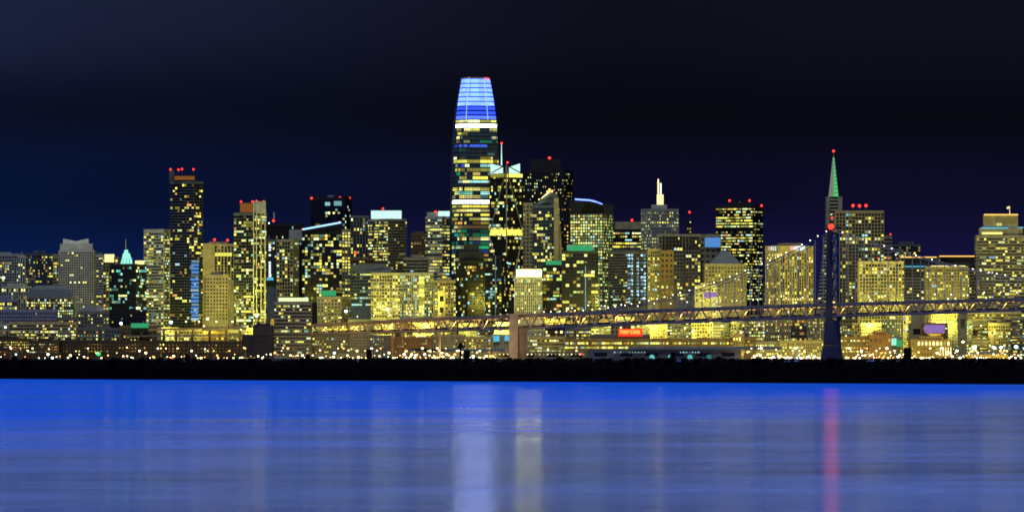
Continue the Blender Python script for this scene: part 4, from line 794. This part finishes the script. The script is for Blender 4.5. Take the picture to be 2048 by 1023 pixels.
strip('upper_deck', topc, -2.8, -.2, 'truss', 1.4, 1.0); strip('lower_deck', botc, -1.4, 2.6, 'towerpaint', 1.4, 1.0)
m = MB(); far = MB()
for i, (a, b) in enumerate(zip(xs, xs[1:])):
    for f, nm_ in ((topc, 'top_chord'), (botc, 'bottom_chord')):
        barobj(nm_, f(a), f(b), 1.6, 'truss'); far.bar(f(a)+FAR, f(b)+FAR, 1.1)
    p, q = (topc(a), botc(b)) if i % 2 == 0 else (botc(a), topc(b))
    barobj('truss_diagonal', p, q, 1.3, 'truss'); far.bar(p+FAR, q+FAR, .7)
    barobj('truss_post', botc(b), topc(b), .5, 'truss')
    far.bar(botc(b)+FAR, topc(b)+FAR, .5)
fo = far.build('far_truss', MAT['truss'], BR); fo['kind'] = 'stuff'
# main cables
def cab(x):
    if x <= 1664: 
        t = (x-1060)/(1664-1060); return 629 - 169*(t**2.05)
    t = (x-1664)/(2300-1664); return 460+(118)*(1-(1-t)**2.0) if x < 2300 else 578
def cabp(x): 
    return bp(x, min(cab(x), interp(TT, x)-.5))
for s, nm_ in ((Vector((0, 0, 0)), 'near'), (FAR, 'far')):
    m = MB(); q = [1064+i*10 for i in range(104)]
    for a, b in zip(q, q[1:]): m.bar(cabp(a)+s, cabp(b)+s, .85)
    m.build('main_cable', MAT['grey'], BR)
sx = [1112+16.2*i for i in range(58)]
for x in sx:
    if abs(x-1664) < 12: continue
    p, q = topc(x), cabp(x)
    if q.z-p.z > 1.2: barobj('suspender_rope', p, q, .8, 'pale'); barobj('suspender_rope', p+FAR, q+FAR, .45, 'pale')
lm = MB(); lm.ball((0, 0, 0), .52, 8, 6); lmw = lm.mesh('cable_lamp', MAT['lamp_white']); lm2 = MB(); lm2.ball((0, 0, 0), .5, 8, 6); lmo = lm2.mesh('deck_lamp', MAT['lamp_warm'])
for x in [1070+16.2*i for i in range(61)]:
    if abs(x-1664) < 9 or (x > 1690 and random.random() < .6) or random.random() < .12: continue
    link('cable_lamp', lmw, BR, cabp(x)+Vector((random.uniform(-1, 1), -.6, 1.9)))
for x in [640+33*i for i in range(44)]:
    if abs(x-1664) < 12: continue
    p = topc(x); h = random.uniform(5, 8); link('deck_lamp', lmo if random.random() < .5 else lmw, BR, p+FAR*.5+Vector((0, 0, h))); m = MB(); q = p+FAR*.5; m.cyl((q.x, q.y), .14, .1, q.z-.2, q.z+h-.7, 6); m.build('lamp_post', MAT['steel'], BR)
tl = MB(); tl.box(-4.6, 4.6, -.3, .3, -.22, .22); tlm = tl.mesh('truss_lamp', MAT['truss_lamp']); 
for i, x in enumerate([650+32.4*k_ for k_ in range(44)]):
    p = (topc(x)*.62+botc(x)*.38)+FAR*.55; link('truss_lamp', tlm, BR, p+Vector((0, 0, 1.6)))
    if True:
        l = bpy.data.lights.new('truss_light', 'SPOT'); l.spot_size = math.radians(165); l.spot_blend = .5; l.energy = 18000 if x < 1250 else 8000; l.color = (1, .66, .16); l.shadow_soft_size = .6
        lo = bpy.data.objects.new('truss_light', l); C.objects.link(lo); lo.parent = BR; lo.rotation_euler = (math.radians(90), 0, 0); lo.location = (topc(x)*.5+botc(x)*.5)+FAR*.12+Vector((0, -3.5, -1.0)) if i % 2 == 0 else (topc(x)*.5+botc(x)*.5)+FAR*.5
# tower
TW = bpy.data.objects.new('tower', None); C.objects.link(TW); TW.parent = BR
def leg(name, xa, xb, y0, y1, xa2, xb2, D, dd, mat='towerpaint'):
    m = MB(); a, b = at(xa2, y1, D)-bo, at(xb2, y1, D)-bo; c, d = at(xa, y0, D)-bo, at(xb, y0, D)-bo; v = Vector((0, dd, 0))
    m.hexa([a, b, b+v, a+v, c, d, d+v, c+v]); return m.build(name, MAT[mat], TW)
leg('leg', 1654, 1664.5, 458, 640, 1651.5, 1665, 7249, 7); leg('leg', 1673.5, 1680, 462, 640, 1674, 1682.5, 7268, 7, 'towerpaint')
leg('base', 1650.5, 1680, 640.3, 690, 1648, 1682, 7247, 26); leg('footing', 1647.5, 1682.5, 690.3, 730, 1641, 1688, 7245, 30)
yy = [466, 500, 534, 568, 602]
for a, b in zip(yy, yy[1:]):
    for p, q in (((1664, a), (1674, b)), ((1674, a), (1664, b))): barobj('cross_brace', at(p[0], p[1], 7252 if p[0] < 1670 else 7268)-bo, at(q[0], q[1], 7252 if q[0] < 1670 else 7268)-bo, 1.6, 'pale', TW)
for y in yy[:1]+[632]: barobj('strut', at(1664, y, 7252)-bo, at(1674, y, 7268)-bo, 2.4, 'towerpaint', TW)
for x, D in ((1659, 7249), (1677, 7268)):
    p = at(x, 458, D)-bo; m = MB(); m.box(p.x-3.6, p.x+3.6, p.y-.5, p.y+7.5, p.z+.05, p.z+2.6); m.build('saddle', MAT['towerpaint'], TW)
b = MB(); p = at(1662, 453, 7245)-bo; b.ball(p, 3.0, 14, 8); b.build('beacon_lamp', MAT['red_beacon'], TW)
b = MB(); p2 = at(1664, 436, 7250)-bo; b.ball(p2, 1.2, 10, 6); b.build('beacon_lamp', MAT['red_beacon'], TW); m = MB(); m.cyl((p2.x, p2.y), .4, .25, p.z, p2.z-1, 8); m.build('mast', MAT['towerpaint'], TW)
l = bpy.data.lights.new('beacon_light', 'SPOT'); l.spot_size = math.radians(150); l.spot_blend = .5; l.energy = 1.7e4; l.color = (1, .08, .12); l.shadow_soft_size = 9.0; lo = bpy.data.objects.new('beacon_light', l); C.objects.link(lo); lo.parent = TW; lo.location = p+Vector((0, -10, 1)); lo.rotation_euler = (math.radians(-88), 0, 0)
# anchorage pier, lit by an added amber spot with no lamp body
lmp = at(1022, 690, 7500)-bo
l = bpy.data.lights.new('pier_light', 'SPOT'); l.spot_size = math.radians(120); l.spot_blend = .6; l.energy = 42000; l.color = (1, .72, .16); l.shadow_soft_size = 1.0
lo = bpy.data.objects.new('pier_light', l); C.objects.link(lo); lo.parent = BR; lo.location = lmp; lo.rotation_euler = (math.radians(112), 0, 0)
m = MB(); a = at(1018, 627, 7545)-bo; b = at(1036, 0, 7545)-bo; m.box(a.x, b.x, a.y, a.y+24, .5, a.z); m.build('anchorage_pier', MAT['pierconcrete'], BR)
m = MB(); a = at(1036, 656, 7552)-bo; b = at(1054, 0, 7552)-bo; m.box(a.x+.02, b.x, a.y, a.y+22, .5, a.z); m.build('anchorage_pier', MAT['brown'], BR)  # right side of the pier, its shade put into a darker colour
for x in (785, 880):   # slim land piers further left
    p = botc(x); m = MB(); m.box(p.x-1.0, p.x+1.0, p.y+2, p.y+14, 2, p.z-.6); m.build('land_pier', MAT['truss'], BR)

# ------------------------------------------------------------------ street lamps and added floods, with real light
post = MB(); post.cyl((0, 0), .16, .10, 0, 1, 6); postm = post.mesh('post', MAT['steel'])
arm = MB(); arm.bar((0, 0, 0), (0, -1.2, .25), .14); armm = arm.mesh('arm', MAT['steel'])
heads = {}
FLOOD = .25
def lamp(x, y, D, mat, rad, label, group, power=0, col=(1, .90, .10), name='street_lamp', gz=2.0):
    if group:
        nr, nx = min(marks, key=lambda q: abs(q[1]-x)); label += ' '+('left of' if x < nx-14 else ('right of' if x > nx+14 else 'below'))+' the '+nr
    p = at(x, y, D); root = thing(name, label, 'lamp', (p.x, D, gz), group); h = max(p.z-gz, .8)
    o = link('post', postm, root); o.scale = (1.4, 1.4, h-.2)
    link('arm', armm, root, (0, 0, h-.3))
    if (mat, rad) not in heads: b = MB(); b.ball((0, 0, 0), rad, 10, 6, .8); heads[(mat, rad)] = b.mesh('lamp_head', MAT[mat])
    link('lamp_head', heads[(mat, rad)], root, (0, -1.2, h))
    if power:
        # shielded flood: aimed at the facades behind it, not out over the water
        l = bpy.data.lights.new('lamp_light', 'SPOT'); l.energy = power*FLOOD; l.color = col; l.shadow_soft_size = 1.0; l.spot_size = math.radians(168); l.spot_blend = .6
        lo = bpy.data.objects.new('lamp_light', l); C.objects.link(lo); lo.parent = root; lo.location = (0, 1.6, h); lo.rotation_euler = (math.radians(102), 0, 0)
rl = random.Random(8)
secs = [(0, 330, 'among the low sheds at far left', 26), (330, 560, 'under the viaduct', 24), (560, 800, 'below the left end of bridge', 30), (800, 990, 'left of the bridge pier', 44), (1500, 1640, 'left of the bridge tower foot', 34), (1690, 1820, 'right of the bridge tower foot', 34), (1820, 2048, 'along the right waterfront', 46)]
for a, b, where, cnt in secs:
    cnt = int(cnt*1.4)
    for i in range(cnt):
        x = a+(b-a)*(i+rl.random())/cnt; y = rl.choice([696, 701, 705, 708, 710, 711.5, 713, 714, 714.8, 715.5, 716.5]); mat = rl.choice(['lamp_white']*4+['lamp_warm']*7+['lamp_orange']*3+['lamp_cool'])
        lamp(x, y, rl.uniform(7612, 7636), mat, ([.5, .62, .7][rl.randrange(3)] if i % 4 < 2 else [.95, 1.1, 1.4][rl.randrange(3)]), {'lamp_white': 'white', 'lamp_warm': 'warm yellow', 'lamp_orange': 'orange', 'lamp_cool': 'cool bluish'}[mat]+[' small', ' small', '', ''][i % 4]+' waterfront lamp', 'lamps along the waterfront', power=(26000 if i % 3 == 0 else 0), col=(1, .62, .14))
for x, y, mat, rad, lab in ((345, 714, 'lamp_red', 1.6, 'large red signal lamp beneath the tall dark tower'), (341, 715, 'lamp_orange', 1.2, 'orange signal lamp touching the big red one'), (197, 707, 'lamp_green', 2.4, 'big green signal light at left waterfront'), (307, 713, 'lamp_orange', 1.3, 'orange-red signal lamp left of the big red one'),
                          (946, 721.5, 'lamp_cool', 1.2, 'cyan lamp right of the nest-topped post'), (1948, 694, 'lamp_white', 2.4, 'blazing white floodlight at the right'), (1987, 694, 'lamp_cool', 1.8, 'tall white mast lamp right of the blazing floodlight'), (2002, 694, 'lamp_cool', 1.8, 'second tall white mast lamp right of the floodlight'), (2032, 693, 'lamp_cool', 2.2, 'rightmost tall white mast lamp'), (1926, 683, 'lamp_white', 1.4, 'single white lamp on a tall post by the blank stair slab'),
                          (342, 644, 'lamp_cool', 2.0, 'bright bluish-white lamp at the foot of tall dark tower'), (415, 637, 'lamp_white', 1.4, 'white lamp before the small beige block'), (692, 622, 'lamp_cool', 1.8, 'bluish-white lamp in front of the grey blank block'), (775, 618, 'lamp_cool', 1.7, 'pale green-white lamp below the curved glass building'), (513, 631, 'lamp_white', 1.5, 'white lamp at the foot of the pale-columned tower'), (242, 646, 'lamp_cool', 1.7, 'blue-white lamp left of the green awning'), (11, 654, 'lamp_cool', 1.3, 'cool white lamp over the left edge shed'), (7, 555, 'lamp_cool', 1.6, 'cool white floodlight at the left edge among grid blocks')):
    lamp(x, y, 7640 if y > 690 else 7830, mat, rad, lab, None, name='signal_lamp' if 'signal' in lab else ('street_lamp' if 'flood' not in lab else 'floodlight'))
# strong flood lamps, added among the buildings to brighten the facades
for i in range(26):
    x = 640+i*57; lamp(x, 701+rl.uniform(-3, 3), 7700+rl.uniform(-8, 8), 'lamp_warm', .9, 'added flood lamp in the front row', 'added flood lamps in the front row', power=(70000 if x < 1480 else 170000), name='added_flood_lamp')
for i in range(8):
    x = 20+i*78; lamp(x, 696+rl.uniform(-3, 3), 7700+rl.uniform(-8, 8), 'lamp_warm', .8, 'added flood lamp among the left sheds', 'added flood lamps among the left sheds', power=60000, col=(1, .55, .10), name='added_flood_lamp')
for i in range(24):
    x = 260+i*74; lamp(x, 655+rl.uniform(-6, 6), 8010 if i % 2 else 8016, 'lamp_warm', .9, 'added flood lamp between the midrise rows', 'added flood lamps between the mid-rise rows', power=(360000 if x < 1480 else 300000), col=(1, .90, .10), name='added_flood_lamp')
for i in range(11):
    x = 1212+i*76; lamp(x, 600+rl.uniform(-6, 6), 8096, 'lamp_warm', .9, 'added flood lamp high between the right-hand towers', 'added flood lamps high between the right towers', power=750000, col=(1, .90, .10), name='added_flood_lamp')
for i in range(7):
    x = 300+i*92; lamp(x, 610+rl.uniform(-6, 6), 8135, 'lamp_warm', .9, 'added flood lamp high between the left-hand towers', 'added flood lamps high between the left towers', power=430000, col=(1, .90, .10), name='added_flood_lamp')

# ------------------------------------------------------------------ things on the breakwater
def bpt(x): D = bw_D(x)+2.4; return Vector(((x-1024)*D/F, D, bw_top(x)-.12)), D/F
p, k = bpt(921); root = thing('nest_post', 'black post with a nest platform standing on the breakwater', 'post', p)
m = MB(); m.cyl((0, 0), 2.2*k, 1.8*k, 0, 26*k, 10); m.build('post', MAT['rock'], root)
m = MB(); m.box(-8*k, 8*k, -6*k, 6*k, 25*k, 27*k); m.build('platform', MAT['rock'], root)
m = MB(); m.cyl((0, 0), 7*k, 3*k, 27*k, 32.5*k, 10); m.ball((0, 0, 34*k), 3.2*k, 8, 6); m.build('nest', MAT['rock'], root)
for s in (-1, 1):
    m = MB(); m.bar((s*8*k, 0, 27*k), (s*8*k, 0, 38*k), 1.2*k); m.bar((s*8*k, 0, 38*k), (s*3*k, 0, 37.5*k), 1.1*k); m.build('bracket', MAT['rock'], root)
def block(x, w_, h_, lab, name='equipment_box'):
    p, k = bpt(x); root = thing(name, lab, 'box', p); m = MB(); a = w_*k/2; hh = h_*k; c = a*.28
    poly = [(-a, -a*.8), (a, -a*.8), (a, a*.8), (-a, a*.8)]
    m.slab(poly, -.2, hh-c); m.slab(poly, hh-c+.004, hh, [(q[0]*.8, q[1]*.8) for q in poly]); m.build('cabinet', MAT['rock'], root)
    m = MB(); m.box(-a*1.15, a*1.15, -a, a, -.25, .12); m.build('plinth', MAT['rock'], root); return root
block(933.5, 12, 21, 'black box cabinet beside the nest-topped post on the breakwater'); block(1815, 15, 27, 'tall black box cabinet on the breakwater at right'); block(738, 11, 22, 'narrow black cabinet on the breakwater below bridge truss')
p, k = bpt(1162); root = thing('navigation_light', 'short black beacon post with an orange-red lamp on the breakwater', 'beacon', p)
m = MB(); m.cyl((0, 0), 2.4*k, 1.6*k, -.2, 12*k, 10); m.build('post', MAT['rock'], root); m = MB(); m.ball((0, 0, 13.6*k), 1.9*k, 10, 6); m.build('lamp_head', MAT['lamp_red'], root)
def shrub(x, w_, h_, lab):
    p, k = bpt(x); root = thing('shrub', lab, 'shrub', p); rb_ = random.Random(int(x)); m = MB()
    for i in range(170):
        t = rb_.random(); a = rb_.random()*6.283; rr = (w_*k/2)*math.sqrt(max(0, 1-(t*1.0)**2.2))*math.sqrt(rb_.random()); c = Vector((rr*math.cos(a), rr*math.sin(a), t*h_*k))
        u = Vector((rb_.uniform(-1, 1), rb_.uniform(-1, 1), rb_.uniform(-1, 1))).normalized()*k*1.6; v = Vector((rb_.uniform(-1, 1), rb_.uniform(-1, 1), rb_.uniform(-1, 1))).normalized()*k*1.2
        m.quad(c-u-v, c+u-v, c+u+v, c-u+v)
    m.build('foliage', MAT['leaf'], root); m = MB(); m.cyl((0, 0), k*1.2, k*.6, -.2, h_*k*.7, 6); m.build('stem', MAT['rock'], root)
for x, w_, h_, lab in ((375, 11, 11, 'small black shrub on the breakwater below the tall dark tower'), (1345, 14, 17, 'pointed black shrub before the teal-arched pier shed'), (148, 10, 9, 'low black shrub on the breakwater at far left'), (616, 11, 11, 'black shrub on the breakwater below the banded midrise'), (1438, 20, 8, 'wide low black shrub at the right end of the pier shed'), (1120, 18, 7, 'low black shrub left of the beacon post'), (1665, 30, 6, 'broad low black shrub below the bridge tower foot'), (30, 14, 7, 'black shrub at the left end of the breakwater')): shrub(x, w_, h_, lab)
